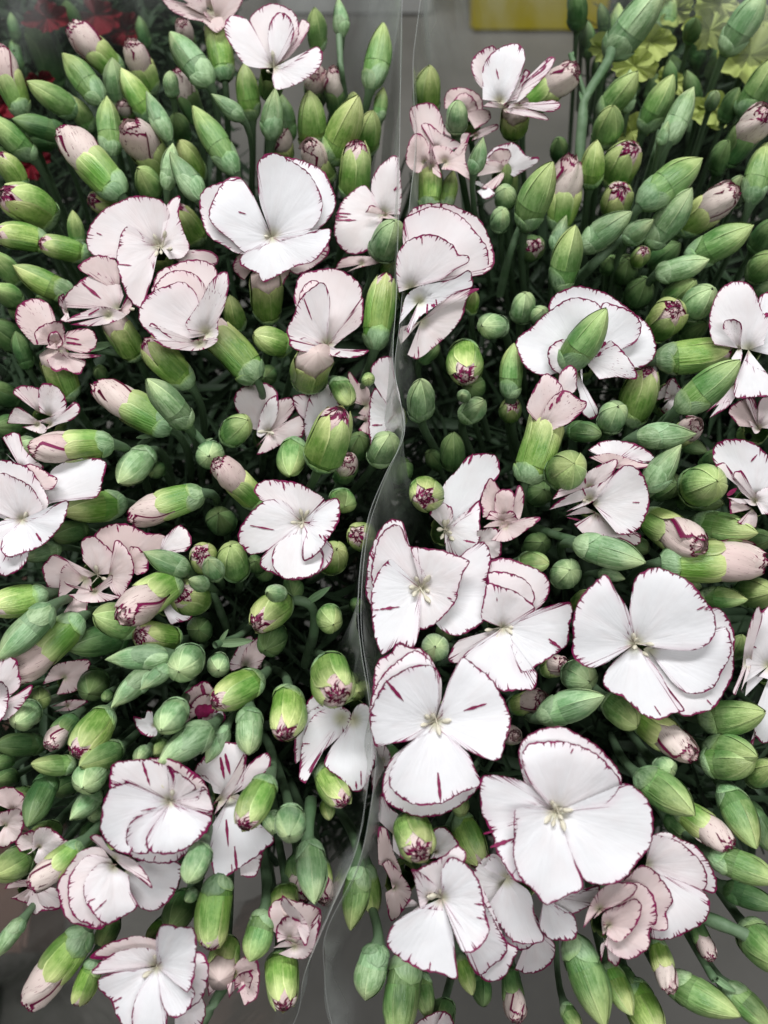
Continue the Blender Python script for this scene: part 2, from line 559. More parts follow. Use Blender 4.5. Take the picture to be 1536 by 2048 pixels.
        zz = (0.86 if ty == 'o' else 0.84) + (0.125 if ty == 'o' else 0.11) * np.sin(s * math.pi / 2) + 0.014 * np.sin(5 * t + 6 * s) * (1 - s)
        P = np.stack([r * np.cos(t), r * np.sin(t), zz + 0 * t], -1)
        ph = rs.uniform(0, 6)
        v = 2.6 * np.abs(np.sin(2.5 * t + 5 * s + ph)) * np.clip(1.15 - s, .1, 1) + 0.25
        me = grid_mesh('petal', P, [M['petal_furled']], {'rim': np.stack([s * 9 + 0 * v, v], -1),
                       'fan': np.stack([0.6 + 0 * v, 0 * v], -1)}, {'tint': 0.45, 'speck': 0.0}, closed_u=True)
        parts.append(('petal', me, []))
    return parts


BUDSETS = {}


def bud_set(ty, tone, var):
    k = (ty, tone, var)
    if k not in BUDSETS:
        sd = ord(ty) * 7 + ord(tone) + var * 101
        parts = build_bud_set(ty, tone, sd)
        rs = np.random.default_rng(sd + 5)
        c, ph = rs.uniform(-.10, .10), rs.uniform(0, 6, 4)
        sq = rs.uniform(-.06, .06)
        for _, me, subs in parts:                      # every bud a little bent, flattened and lumpy
            for mm in [me] + [x[1] for x in subs]:
                co = np.empty(len(mm.vertices) * 3, 'f'); mm.vertices.foreach_get('co', co)
                co = co.reshape(-1, 3); z = co[:, 2]; th = np.arctan2(co[:, 1], co[:, 0])
                lump = 1 + .030 * np.sin(2 * th + ph[0] + 5 * z) + .022 * np.sin(3 * th + ph[1] - 7 * z) + .018 * np.sin(9 * z + ph[2])
                co[:, 0] *= lump * (1 + sq); co[:, 1] *= lump * (1 - sq)
                co[:, 0] += c * 4 * z * (1 - z) - .0
                mm.vertices.foreach_set('co', co.ravel()); mm.update()
        BUDSETS[k] = parts
    return BUDSETS[k]


ASPECT = {'c': 2.15, 'r': 1.6, 's': 2.05, 'o': 1.75, 'p': 2.3, 't': 2.4}


def bud_matrix(p0, p1, w, ty, d, away=False, aspect=None):
    """silhouette ends (base, tip) in photo pixels + width -> placed, foreshortened bud matrix"""
    s = math.hypot(p1[0] - p0[0], p1[1] - p0[1])
    L = max((aspect or ASPECT[ty]) * w, s)
    sa = math.sqrt(max(0.0, min(1.0, (s * s - w * w) / max(1e-6, L * L - w * w))))
    sa = max(sa, 0.16)
    ca = math.sqrt(max(0, 1 - sa * sa)) * (-1 if away else 1)
    ux, uy = (p1[0] - p0[0]) / max(s, 1e-6), -(p1[1] - p0[1]) / max(s, 1e-6)
    ax = CR @ np.array([ux * sa, uy * sa, ca])
    k = mpp(d)
    cx, cy = (p0[0] + p1[0]) / 2, (p0[1] + p1[1]) / 2
    c = unproj(cx, cy, d)
    # lean the axis for the sideways viewing ray
    Lm, wm = L * k, w * k * 0.90        # scales and lumps stand proud of the unit radius
    base = c - ax * Lm / 2
    z = Vector(ax).normalized()
    x = z.orthogonal().normalized()
    Rm = Matrix((x, z.cross(x), z)).transposed()
    roll = Matrix.Rotation(random.uniform(0, 6.28), 3, 'Z')
    mw = Matrix.Translation(Vector(base)) @ (Rm @ roll).to_4x4() @ Matrix.Diagonal((wm, wm, Lm, 1))
    return mw, base, np.array(z), wm, Lm


def place_set(parts, root, only=None):
    for name, me, subs in parts:
        o = link(name, me, root)
        for n2, m2 in subs:
            link(n2, m2, o)


LAYER = {'n': 0.0, 'f': 0.021, 'b': -0.014, 'k': -0.030, 'h': 0.010, 'q': -0.045}

# ================================================================== FLOWERS
def catmull(pts, per):
    p = np.asarray(pts, float)
    p = np.vstack([2 * p[0] - p[1], p, 2 * p[-1] - p[-2]])
    out = []
    for i in range(1, len(p) - 2):
        t = np.linspace(0, 1, per, endpoint=False)[:, None]
        a, b, c, d = p[i - 1], p[i], p[i + 1], p[i + 2]
        out.append(0.5 * (2 * b + (c - a) * t + (2 * a - 5 * b + 4 * c - d) * t ** 2 + (3 * b - a - 3 * c + d) * t ** 3))
    out.append(p[-2][None])
    return np.vstack(out)


def resample(c, n):
    s = np.concatenate([[0], np.cumsum(np.linalg.norm(np.diff(c, axis=0), axis=1))])
    t = np.linspace(0, s[-1], n)
    return np.stack([np.interp(t, s, c[:, 0]), np.interp(t, s, c[:, 1])], -1), t


def petal(root, loc, base, outline, depth, idx, h, tint, speck, seed, streaks=(), m='petal', pw=0.7, cup=None, slope=(0, 0), serr=1.0):
    """one petal: an outline (photo pixels) fanned from its claw, given its own height, cup, ruffle and thickness of edge"""
    rs = np.random.default_rng(seed)
    base = np.asarray(base, float)
    pts = np.asarray(outline, float)
    C = catmull(pts, 14)
    k = mpp(depth) * 1000                        # mm per px
    per_mm = np.sum(np.linalg.norm(np.diff(C, axis=0), axis=1)) * k
    nu = int(np.clip(per_mm / 0.62, 30, 120))
    C, arc = resample(C, nu)
    D = C - base
    R = np.linalg.norm(D, axis=1)
    Rm = R.max()
    far = np.clip((R / Rm - 0.45) / 0.25, 0, 1)
    # toothed edge
    teeth = rs.uniform(-1, 1, nu) * 0.32 + 0.35 * np.sin(arc * k * 2.1 + rs.uniform(0, 6)) + 0.5 * np.sin(arc * k * 0.55 + rs.uniform(0, 6))
    C = base + D * (1 + (far * teeth * 0.30 * serr / (k * np.maximum(R, 20))))[:, None]
    D = C - base
    nr = 11
    rho = np.concatenate([np.linspace(0.0, 0.72, 6), [0.82, 0.89, 0.945, 0.98, 1.0]])
    X = base[None, None] + rho[None, :, None] * D[:, None]
    cen = D.mean(0); cen /= np.linalg.norm(cen) + 1e-9
    nrm = np.array([-cen[1], cen[0]])
    if cup is None: cup = rs.uniform(-3.2, 2.6)
    ph = rs.uniform(0, 6.28, 4)
    ra = rs.uniform(0.35, 0.95)
    tilt = rs.uniform(-1.3, 1.3)

    def zmm(x):
        E = x - base
        q = np.linalg.norm(E, axis=-1) / Rm
        side = (E @ nrm) / Rm
        ang = np.arctan2(E @ nrm, E @ cen)
        z = h * np.clip(q, 0, 2) ** pw + cup * side ** 2 * 2.0 + tilt * side * 2.0
        z = z + ra * q ** 2 * (np.sin(4 * ang + ph[0]) + 0.5 * np.sin(8 * ang + ph[1]))
        z = z - np.clip(q - 0.68, 0, 1) ** 2 * 20 * (0.35 + 0.65 * np.sin(2 * ang + ph[2]))
        z = z - 3.0 * np.clip(1 - q / 0.22, 0, 1) ** 1.5
        z = z + slope[0] * (x[..., 0] - loc[0]) * k + slope[1] * (x[..., 1] - loc[1]) * k
        return z + idx * 1.3, q, ang

    z, q, ang = zmm(X)
    W = unproj(X[..., 0], X[..., 1], depth - z / 1000)
    flat = X.reshape(-1, 2)
    dist = np.empty(len(flat))
    E2 = np.vstack([C, base + np.linspace(0.3, 1, 14)[:, None] * D[0], base + np.linspace(0.3, 1, 14)[:, None] * D[-1]])
    extra = np.concatenate([(1 - far) * 0.45, np.full(28, 0.5)])
    for i in range(0, len(flat), 400):
        dd = np.linalg.norm(flat[i:i + 400, None] - E2[None], axis=2) * k + extra[None]
        dist[i:i + 400] = dd.min(1)
    dist = dist.reshape(X.shape[:2])
    dist[:, -1] = (1 - far) * 0.45
    U = np.broadcast_to((arc * k)[:, None] + seed % 37, dist.shape)
    O = np.array(root.matrix_world.translation)
    V = (W - O).reshape(-1, 3)
    I = np.arange(nu * nr).reshape(nu, nr)
    F = np.stack([I[:-1, :-1], I[1:, :-1], I[1:, 1:], I[:-1, 1:]], -1).reshape(-1, 4).tolist()
    idxs = [0] * len(F)
    rim_uv = np.stack([U, dist], -1).reshape(-1, 2)
    fan_uv = np.stack([q, ang], -1).reshape(-1, 2)
    V = V.tolist(); rim_uv = rim_uv.tolist(); fan_uv = fan_uv.tolist()
    for (x0, y0, x1, y1, wpx) in streaks:
        n = 9
        t = np.linspace(0, 1, n)
        c = np.stack([x0 + (x1 - x0) * t, y0 + (y1 - y0) * t], -1)
        nn = np.array([-(y1 - y0), x1 - x0], float); nn /= np.linalg.norm(nn) + 1e-9
        wid = wpx * 0.5 * np.sin(np.clip(t * 0.93 + 0.07, 0, 1) * math.pi) ** 0.6 * (1 + 0.25 * rs.normal(0, 1, n))
        for sgn in (-1, 1):
            xx = c + sgn * nn * wid[:, None]
            zz, _, _ = zmm(xx)
            V += (unproj(xx[:, 0], xx[:, 1], depth - (zz + 0.28) / 1000) - O).tolist()
        b0 = len(V) - 2 * n
        for j in range(n - 1):
            F.append([b0 + j, b0 + j + 1, b0 + n + j + 1, b0 + n + j]); idxs.append(1)
        rim_uv += [[0, 9]] * (2 * n); fan_uv += [[0.6, 0]] * (2 * n)
    me = raw_mesh('petal', V, F, [M[m], M['streak']], {'rim': rim_uv, 'fan': fan_uv}, {'tint': float(tint), 'speck': float(speck)}, matidx=idxs)
    return link('petal', me, root)


# stamen prototype
def stamen_mesh():
    t = np.linspace(0, 1, 9)
    pts = np.stack([0.0012 * np.sin(t * 1.5), 0 * t, t * 0.0085 - 0.003], -1)
    r = np.interp(t, [0, .55, .62, .75, .9, 1], [.00022, .00022, .0006, .00085, .0007, .0001])
    return tube_mesh('stamen', pts, r, M['anther'], 7)


STAMEN = stamen_mesh()
CALYX_T = {}
FLOWERS = []     # (label, nick, px centre)


def parse_pts(tile, s):
    return [tp(tile, *map(float, p.split(','))) for p in s.split()]


def flower(tile, nick, label, centre, layer, tint, petals, calyx=None, stam=0, slope=None, group='open carnation flowers'):
    c = tp(tile, *centre)
    d = float(canopy_depth(c[1])) - layer / 1000
    loc = unproj(c[0], c[1], d)
    seed = int(c[0] * 7 + c[1] * 13)
    rs = np.random.default_rng(seed)
    root = empty('carnation_flower', Matrix.Translation(Vector(loc)), label, 'flower', group)
    bpy.context.view_layer.update()
    if slope is None: slope = (rs.uniform(-.10, .10), rs.uniform(-.16, .02))
    for i, pt in enumerate(petals):
        opt = {}
        if isinstance(pt, tuple): pt, opt = pt
        pts = parse_pts(tile, pt)
        b = tp(tile, *opt['b']) if 'b' in opt else c
        st = [(*tp(tile, q[0], q[1]), *tp(tile, q[2], q[3]), q[4] * TILE[tile][2]) for q in opt.get('s', [])]
        petal(root, c, b, pts, d, opt.get('i', i), opt.get('h', 4.5), float(np.clip(opt.get('t', tint) * 1.35 - .02 + rs.normal(0, .05), 0, 1)),
              opt.get('sp', 0.0), seed + i * 17, st, slope=slope, cup=opt.get('cup'), pw=opt.get('pw', 0.7))
    if calyx:
        p0 = tp(tile, calyx[0], calyx[1]); p1 = tp(tile, calyx[2], calyx[3]); w = calyx[4] * TILE[tile][2]
        cd = d + (calyx[5] if len(calyx) > 5 else 6) / 1000
        mw, base, ax, wm, Lm = bud_matrix(p0, p1, w, 't', cd, aspect=1.5)
        px0 = p0[0]
    else:
        rootp = ROOTS[0] if c[0] < 790 else ROOTS[1]
        tipw = unproj(c[0], c[1], d + 0.004)
        toc = (CL - tipw); toc /= np.linalg.norm(toc)
        ax = (tipw - rootp) / np.linalg.norm(tipw - rootp) * 0.5 + toc * 0.6
        ax /= np.linalg.norm(ax)
        wm, Lm = 0.0105, 0.024
        base = tipw - ax * Lm
        z = Vector(ax); x = z.orthogonal().normalized()
        mw = Matrix.Translation(Vector(base)) @ Matrix((x, z.cross(x), z)).transposed().to_4x4() @ Matrix.Diagonal((wm, wm, Lm, 1))
        px0 = c[0]
    cal = bud_set('t', 'y' if calyx else 'g', 0)
    tr = Matrix.Translation(-Vector(loc))
    for name, me, subs in cal:
        o = link(name, me, root); o.matrix_local = tr @ mw
        for n2, m2 in subs: link(n2, m2, o)
    sp = stem_points(base, ax, px0)
    link('stem', tube_mesh('stem', sp - loc, np.linspace(0.0014, 0.0016, len(sp)), M['stem']), root)
    for j in range(stam):
        a = 6.283 * j / stam + rs.uniform(-.4, .4)
        rad = rs.uniform(2, 15)
        pp = unproj(c[0] + rad * math.cos(a), c[1] + rad * math.sin(a), d - rs.uniform(0.001, 0.0045))
        z = Vector(CR @ np.array([math.cos(a) * rs.uniform(.2, .9), -math.sin(a) * rs.uniform(.2, .9), 0.75])).normalized()
        x = z.orthogonal().normalized()
        o = link('stamen', STAMEN, root)
        o.matrix_local = tr @ Matrix.Translation(Vector(pp)) @ Matrix((x, z.cross(x), z)).transposed().to_4x4() @ Matrix.Rotation(rs.uniform(0, 6), 4, 'Z') @ Matrix.Scale(rs.uniform(.75, 1.05), 4)
    FLOWERS.append((label, nick, c))
    return root


# ------------------------------------------------------------------ every open flower, petal by petal
fl = flower
fl('A', 'the blush flower seen from below', 'blush flower seen from below with its calyx, overhanging the tall pointed buds', (1270, 190), 0, .75, [
    ('940,-20 1010,60 1110,110 1200,130 1255,180 1300,185 1380,90 1440,0 1460,-120 1330,-200 1120,-210 980,-140', dict(b=(1250, 60), sp=.5)),
    ('1080,-10 1160,30 1250,140 1300,180 1400,60 1450,-60 1380,-160 1200,-150', dict(b=(1280, 120), t=.9)),
    ('1000,-60 1060,-90 1200,-60 1180,0 1090,25', dict(b=(1230, 100)))], calyx=(1330, 480, 1270, 170, 170))
fl('B', 'the white flower with upright tongue', 'white flower with upright inner tongue petal beside the tall slim bud stalk', (140, 400), 16, .25, [
    ('90,330 10,220 0,110 60,45 150,20 230,50 280,110 285,200 250,280 170,370', dict(h=1.5, t=.35)),
    ('170,385 215,320 280,230 300,120 355,145 330,210 290,270 230,340', dict(h=3, t=.6, sp=.5)),
    ('100,330 50,220 0,130 -60,95 -120,95 -150,140 -140,220 -90,300 -30,380 60,405', dict(h=5)),
    ('120,330 105,230 120,130 170,70 230,100 262,180 240,260 180,360', dict(h=5, t=.15, s=[(190, 75, 200, 105, 8)])),
    ('175,410 230,385 320,320 390,275 430,310 420,380 370,440 290,490 210,520 150,525 130,460', dict(h=6, t=.15))], stam=3)
fl('B', 'the big crimson-edged white flower', 'large bright white flower with heavily crimson-fringed rims above the furled blush cup', (130, 1400), 16, .02, [
    ('-40,1660 -100,1580 -60,1500 80,1480 220,1500 330,1560 250,1600 160,1720 60,1740', dict(b=(80, 1500), h=-4, t=1.0)),
    ('230,1520 380,1500 460,1440 460,1500 390,1570 280,1620 220,1590', dict(h=0, t=.6)),
    ('40,1000 60,940 120,905 250,935 350,960 430,1010 480,1090 505,1180 490,1260 420,1340 330,1385 220,1405', dict(h=2.5, t=.1)),
    ('-57,1045 -177,1080 -277,1120 -297,1200 -287,1300 -237,1400 -157,1450 -60,1500 60,1480', dict(h=2.5, t=.15)),
    ('100,1350 60,1240 0,1120 -60,1050 -130,1050 -180,1110 -230,1200 -240,1290 -190,1360 -120,1410 -30,1490 60,1490 110,1430', dict(h=5, s=[(-70, 1250, -20, 1265, 7)])),
    ('110,1330 60,1200 45,1050 50,950 130,905 230,940 320,1000 370,1050 410,1130 430,1220 400,1310 330,1370 230,1395 160,1390', dict(h=5)),
    ('170,1425 260,1405 380,1370 470,1350 470,1420 440,1480 370,1545 230,1590 90,1667 50,1617 0,1597 -60,1560 -40,1500 40,1470 110,1440', dict(h=6))],
   stam=5, calyx=(90, 1900, 110, 1640, 220, 10))
fl('A', 'the pale flower with a long tongue', 'pale flower with broad fan back petal and one long tongue petal hanging down', (940, 1450), 13, .35, [
    ('1000,1500 1080,1507 1180,1477 1260,1490 1290,1540 1230,1580 1080,1560', dict(b=(960, 1480), h=1, t=.6)),
    ('690,1530 600,1520 530,1490 510,1420 540,1320 600,1250 700,1190 790,1160 880,1160 960,1190 1000,1260 990,1330 965,1400', dict(h=2.5, s=[(570, 1375, 605, 1390, 7)])),
    ('960,1400 990,1300 985,1210 1060,1160 1060,1280 1090,1380 1120,1460 1080,1520 1000,1530', dict(h=3)),
    ('860,1430 820,1370 770,1330 720,1370 700,1440 690,1530 700,1610 730,1690 760,1770 820,1815 850,1790 880,1700 905,1620 890,1530', dict(h=7, s=[(695, 1560, 780, 1568, 7)]))], stam=7)
fl('D', 'the shallow dish flower with a dark streak', 'half-open dish-shaped flower with dark streak inside, touching the furled cup', (715, 340), 8, .55, [
    ('470,120 460,90 520,50 600,30 680,60 705,140 700,220 620,150 520,150', dict(b=(700, 250), h=0, t=.75)),
    ('380,340 370,300 400,250 440,210 510,160 600,140 660,130 700,180 730,270', dict(b=(700, 350), h=-2, s=[(480, 190, 600, 290, 16)])),
    ('720,360 735,300 755,275 785,320 765,370 730,395', dict(b=(705, 370), h=3, t=.6)),
    ('350,330 345,275 380,258 362,330 385,390 420,430 355,415', dict(b=(400, 360), h=2)),
    ('385,425 440,385 550,345 620,335 720,365 735,395 640,435 520,450 420,440', dict(b=(640, 385), h=4, s=[(520, 385, 590, 345, 10)]))],
   calyx=(800, 640, 690, 420, 190, 14), stam=2)
fl('D', 'the furled blush cup', 'blush cup of nested furled petals leaning away from its green calyx', (1240, 500), 14, .5, [
    ('890,240 930,140 1010,90 1110,60 1200,60 1260,90 1285,150 1270,260', dict(h=0, cup=2, t=.55)),
    ('895,250 920,200 1000,130 1080,118 1160,150 1210,210 1225,300', dict(h=2.5, cup=2, t=.5)),
    ('1130,510 1080,530 960,545 880,490 830,430 822,350 850,290 900,250 980,210 1070,188 1130,220 1170,280 1180,370', dict(h=4, cup=1, t=.3)),
    ('880,450 900,430 960,490 1070,545 1180,525 1285,520 1260,560 1180,592 1080,592 970,572 895,525', dict(h=6.5, t=.35, b=(1180, 550))),
    ('1130,500 1095,440 1130,380 1190,290 1230,210 1290,140 1340,128 1352,200 1330,320 1290,420 1285,510 1200,535', dict(h=8, t=.35, sp=.95, b=(1215, 490)))],
   calyx=(1520, 770, 1260, 480, 220, 5))
fl('D', 'the crumpled pink flower', 'crumpled dusky pink flower with folded petals at the leafy edge of the bunch', (350, 560), 6, .85, [
    ('200,560 100,440 98,350 140,300 220,288 290,320 325,400 330,480', dict(h=2, sp=.6, t=.95)),
    ('400,480 500,460 560,495 570,570 500,610 400,590', dict(h=2, s=[(390, 515, 470, 530, 9), (390, 545, 485, 560, 13)])),
    ('280,580 330,590 400,640 505,650 490,700 460,735 380,710 320,715 275,650', dict(h=4, b=(360, 590))),
    ('370,600 450,625 590,620 580,632 480,640 390,625', dict(h=6, b=(380, 605))),
    ('215,560 205,490 260,440 330,418 372,440 385,540 340,585 270,575', dict(h=6, t=1.0, sp=.5, b=(320, 530))),
    ('290,570 280,520 320,480 355,500 375,550 340,580', dict(h=7.5, t=1.0, b=(330, 545)))],
   calyx=(400, 880, 340, 620, 200, 12))
fl('E', 'the tulip-shaped blush flower', 'tulip-shaped blush flower with a streaked tongue on a stout green calyx', (455, 560), 13, .4, [
    ('400,560 270,330 268,220 300,150 380,118 470,108 560,128 630,180 662,250 640,340 560,450 500,530', dict(h=0, cup=2.5)),
    ('320,400 290,280 320,210 370,180 410,195 440,300', dict(h=2, t=.5)),
    ('440,545 380,560 290,572 240,540 218,480 250,400 280,320 330,250 400,198 440,200 470,270 472,360 455,450', dict(h=6, cup=-1, t=.25, s=[(318, 285, 368, 418, 9)])),
    ('480,550 530,465 580,405 630,325 668,282 667,400 640,455 560,515 490,575', dict(h=6, t=.45, sp=.5)),
    ('290,525 330,517 400,545 460,560 520,585 610,595 700,590 680,615 600,637 500,628 400,610 290,595 238,565 228,520', dict(h=8, t=.3, b=(440, 580), s=[(500, 620, 535, 598, 8)]))],
   calyx=(310, 840, 420, 600, 245, 4))
fl('B', 'the flower half behind the film', 'pale flower with three short crimson dashes pressed against the film edge', (790, 1265), 4, .3, [
    ('700,1200 715,1150 720,1060 750,1000 800,950 860,915 885,1000 895,1150 885,1270', dict(h=2, s=[(850, 1125, 875, 1100, 14)])),
    ('720,1180 705,1120 670,1095 600,1130 540,1200 505,1290 500,1380 530,1460 600,1500 680,1490 740,1440 760,1350', dict(h=3.5, s=[(510, 1257, 600, 1264, 10), (505, 1277, 580, 1282, 9), (505, 1300, 635, 1300, 11)])),
    ('680,1255 720,1212 790,1250 865,1295 760,1285', dict(h=5, t=.6, b=(800, 1270))),
    ('500,1590 540,1530 640,1512 790,1525 790,1548 650,1580 560,1612', dict(h=-3, t=.7, b=(660, 1560)))], stam=0)
fl('B', 'the backward-facing blush flower', 'blush flower turned away showing the undersides of its ragged petals', (1065, 1010), 4, .75, [
    ('960,760 945,700 955,630 1060,608 1110,640 1142,730 1130,820 1060,860', dict(h=1, t=.55)),
    ('1060,820 1010,740 1060,728 1130,790 1220,830 1250,865 1170,890', dict(h=3, t=.6, b=(1100, 880))),
    ('1080,980 1080,870 1170,870 1240,915 1305,780 1285,850 1270,930 1305,1062 1220,1012 1130,1000', dict(h=4, sp=.4, b=(1150, 960))),
    ('1010,1015 980,1020 925,965 930,860 970,793 1020,800 1052,850 1062,940', dict(h=5, t=.8, b=(1030, 960))),
    ('1060,940 1062,850 1085,900 1112,980 1132,1052 1080,1022', dict(h=8, t=.7, b=(1075, 980)))],
   calyx=(1050, 1240, 1060, 1000, 150, 8))
fl('B', 'the small rose-pink flower', 'small rose-pink flower with spiralled petals behind a pale round bud', (1270, 660), -6, .95, [
    ('1150,640 1150,570 1180,528 1260,518 1330,540 1372,600 1360,680 1290,720', dict(h=2, t=1.0)),
    ('1190,640 1210,580 1260,550 1320,575 1345,640 1300,690', dict(h=4, t=1.0)),
    ('1280,720 1290,660 1400,648 1422,700 1330,765', dict(h=5, t=.8, sp=.6)),
    ('1290,810 1350,770 1450,733 1464,760 1390,800 1310,830', dict(h=7, t=.6, b=(1330, 800))),
    ('1140,790 1150,740 1230,780 1300,790 1250,850 1180,850', dict(h=6, t=.7, b=(1220, 820)))])
fl('C', 'the upright white flower', 'upright white flower with spoon-shaped petals spread sideways above the grey floor', (-40, 610), 14, .2, [
    ('-140,540 -200,460 -216,380 -180,310 -90,272 -60,330 -70,480', dict(h=1, t=.35)),
    ('20,600 90,500 210,412 230,345 278,343 250,412 180,490 90,580 20,622', dict(h=3, t=.3)),
    ('30,590 80,480 100,410 130,430 90,500 50,590', dict(h=2, t=.4)),
    ('-150,590 -150,500 -150,400 -110,330 -30,270 50,258 92,290 102,350 70,450 20,560 -30,622 -110,610', dict(h=5, b=(-50, 600), s=[(-70, 405, -55, 468, 8)])),
    ('-150,630 -100,600 -20,620 60,650 150,650 220,680 232,710 130,692 -20,662', dict(h=6, t=.55, b=(-30, 640))),
    ('0,640 20,615 100,605 200,605 260,590 312,612 300,642 240,662 120,642', dict(h=7, t=.35, b=(60, 625)))],
   calyx=(100, 790, -10, 640, 190, 12))
fl('B', 'the flower with a ribbed brown rim', 'pale flower sunk behind the slim leafy bud, its ribbed purple-brown rim showing', (1500, 1010), -8, .5, [
    ('1400,960 1390,930 1450,870 1536,840 1580,860 1640,920 1705,930 1690,965 1610,1015 1560,1045', dict(h=1, t=.3)),
    ('1400,930 1460,880 1530,885 1540,930 1470,960', dict(h=3, t=1.0, sp=.3)),
    ('1300,1050 1340,980 1400,950 1480,960 1500,1040 1440,1115 1360,1112', dict(h=4, t=.7)),
    ('1290,1070 1350,1070 1440,1130 1452,1150 1390,1176 1340,1130', dict(h=7, t=.1, b=(1380, 1110)))])
fl('E', 'the large flower touching the film', 'large white flower folded in half against the film edge with brown-tinged centre', (950, 225), 18, .25, [
    ('930,150 905,-30 905,-150 920,-180 960,-240 1060,-277 1180,-268 1290,-225 1380,-150 1430,-20 1446,80 1380,140 1300,150', dict(h=0, b=(1000, 200), t=.4)),
    ('930,100 920,-60 910,-170 960,-215 1060,-255 1180,-240 1290,-160 1370,-60 1410,20 1400,130 1300,160', dict(h=1.5, b=(1000, 200), t=.3)),
    ('890,560 878,500 900,450 940,500 960,460 1050,380 1150,290 1250,240 1355,230 1290,275 1250,400 1180,490 1080,580 990,642 930,620', dict(h=2, b=(1010, 420), t=.45, s=[(993, 570, 997, 640, 7)])),
    ('880,250 865,150 868,40 890,-10 940,-60 1020,-92 1120,-80 1200,-30 1230,25 1290,30 1292,72 1220,112 1120,180 1000,205', dict(h=5, t=.2, s=[(1015, -85, 1017, -30, 7)])),
    ('880,440 895,370 925,270 1000,215 1120,190 1220,160 1290,118 1316,170 1310,225 1200,262 1100,330 1000,400 938,492 928,460', dict(h=5, b=(1000, 300), t=.02, s=[(1048, 318, 1044, 380, 13), (1070, 325, 1098, 330, 20), (1098, 290, 1105, 330, 8)]))], stam=0)
fl('F', 'the big scallop-edged flower', 'big white scallop-edged flower with an oval green bud lying across it', (440, 640), 8, .05, [
    ('250,380 240,340 270,270 340,230 440,213 540,240 640,290 740,370 820,430 862,520 878,590 850,650 770,695 620,690', dict(h=1, t=.05)),
    ('340,715 200,742 100,685 48,575 60,520 130,460 230,370 330,300 430,280 520,310 562,370 565,470 500,600', dict(h=2.5, t=.03)),
    ('560,590 555,400 560,310 640,330 700,345 770,400 787,480 750,550 680,582', dict(h=3, t=.03)),
    ('400,700 440,780 500,880 532,950 500,1002 440,965 425,860 400,780', dict(h=2, b=(410, 740), t=.1)),
    ('330,750 255,695 230,610 260,560 330,528 370,600 390,690', dict(h=4.5, t=.2)),
    ('440,790 430,700 500,650 570,590 600,535 640,560 700,620 740,680 757,762 640,750 540,765', dict(h=5.5, t=.15, sp=.9, s=[(545, 580, 580, 540, 22), (530, 630, 550, 600, 16)]))])
fl('F', 'the half-open streaked flower', 'half-open blush flower with short dark streaks on a long ribbed green calyx', (215, 1060), 16, .65, [
    ('300,770 305,730 350,685 400,705 405,820 350,860', dict(b=(290, 880), h=2, t=.5)),
    ('120,960 110,920 150,830 190,760 225,728 290,770 330,830 310,940 240,1040', dict(h=4, sp=.5, cup=2)),
    ('185,1020 220,930 270,860 340,830 410,870 468,910 380,1010 290,1052 220,1085', dict(h=6, sp=1, b=(210, 1050), s=[(285, 905, 325, 830, 18), (243, 945, 266, 900, 14)]))],
   calyx=(100, 1375, 230, 1000, 240, 2))
fl('F', 'the white flower with a folded lip', 'white flower with folded lip petal beside two long leaning buds', (1420, 590), 8, .2, [
    ('1480,420 1480,290 1536,250 1610,300 1620,500 1540,620', dict(h=1, t=.1, s=[(1500, 390, 1560, 375, 22)])),
    ('1170,960 1230,920 1320,880 1345,770 1350,850 1290,935 1190,992', dict(h=1, t=.3, b=(1330, 800))),
    ('1220,560 1190,480 1200,340 1250,240 1330,185 1420,200 1470,270 1500,360 1535,425 1510,560', dict(h=3, t=.25)),
    ('1400,650 1450,690 1540,740 1580,850 1420,872 1335,862 1345,760', dict(h=4, t=.05)),
    ('1270,470 1280,418 1340,408 1382,450 1376,560 1384,625 1355,705 1320,640', dict(h=6, t=.3, sp=.8, b=(1360, 580)))])
fl('F', 'the dusky folded flower', 'dusky pink folded flower tucked below the white flower with a folded lip', (1480, 1050), -8, .8, [
    ('1360,1040 1305,950 1380,880 1450,870 1485,1000 1450,1090', dict(h=2, sp=.3)),
    ('1400,880 1440,875 1500,1030 1460,1085 1420,1000', dict(h=4, t=.5)),
    ('1490,1030 1480,900 1560,850 1600,950 1590,1060', dict(h=4, t=.5))])
fl('F', 'the flower with stacked half-moon petals', 'pale flower of half-moon petals stacked like shells below two round buds', (500, 1480), 10, .3, [
    ('470,1180 560,1130 700,1130 800,1170 865,1220 845,1255 700,1225 560,1225', dict(b=(620, 1260), h=0, t=.25)),
    ('480,1225 600,1200 740,1240 845,1272 760,1292 640,1270 520,1310', dict(b=(620, 1290), h=2, t=.9)),
    ('340,1570 440,1520 480,1530 560,1600 640,1660 710,1680 785,1680 762,1745 640,1702 500,1702 450,1680 390,1620', dict(h=1, t=.45, b=(520, 1550), s=[(350, 1580, 440, 1600, 8)])),
    ('260,1475 320,1400 440,1330 560,1260 645,1240 610,1340 500,1410 380,1455', dict(h=4, t=.45, b=(480, 1400), s=[(455, 1345, 458, 1385, 10)])),
    ('240,1535 300,1480 420,1420 560,1370 622,1320 600,1400 520,1475 440,1515 340,1548', dict(h=6, t=.35, b=(480, 1470), s=[(440, 1405, 460, 1455, 10)])),
    ('520,1480 570,1420 620,1330 690,1270 760,1290 812,1350 832,1450 832,1530 802,1600 760,1655 700,1683 640,1670 580,1580', dict(h=6, t=.2, b=(500, 1500), s=[(735, 1490, 780, 1492, 8)]))], stam=2)
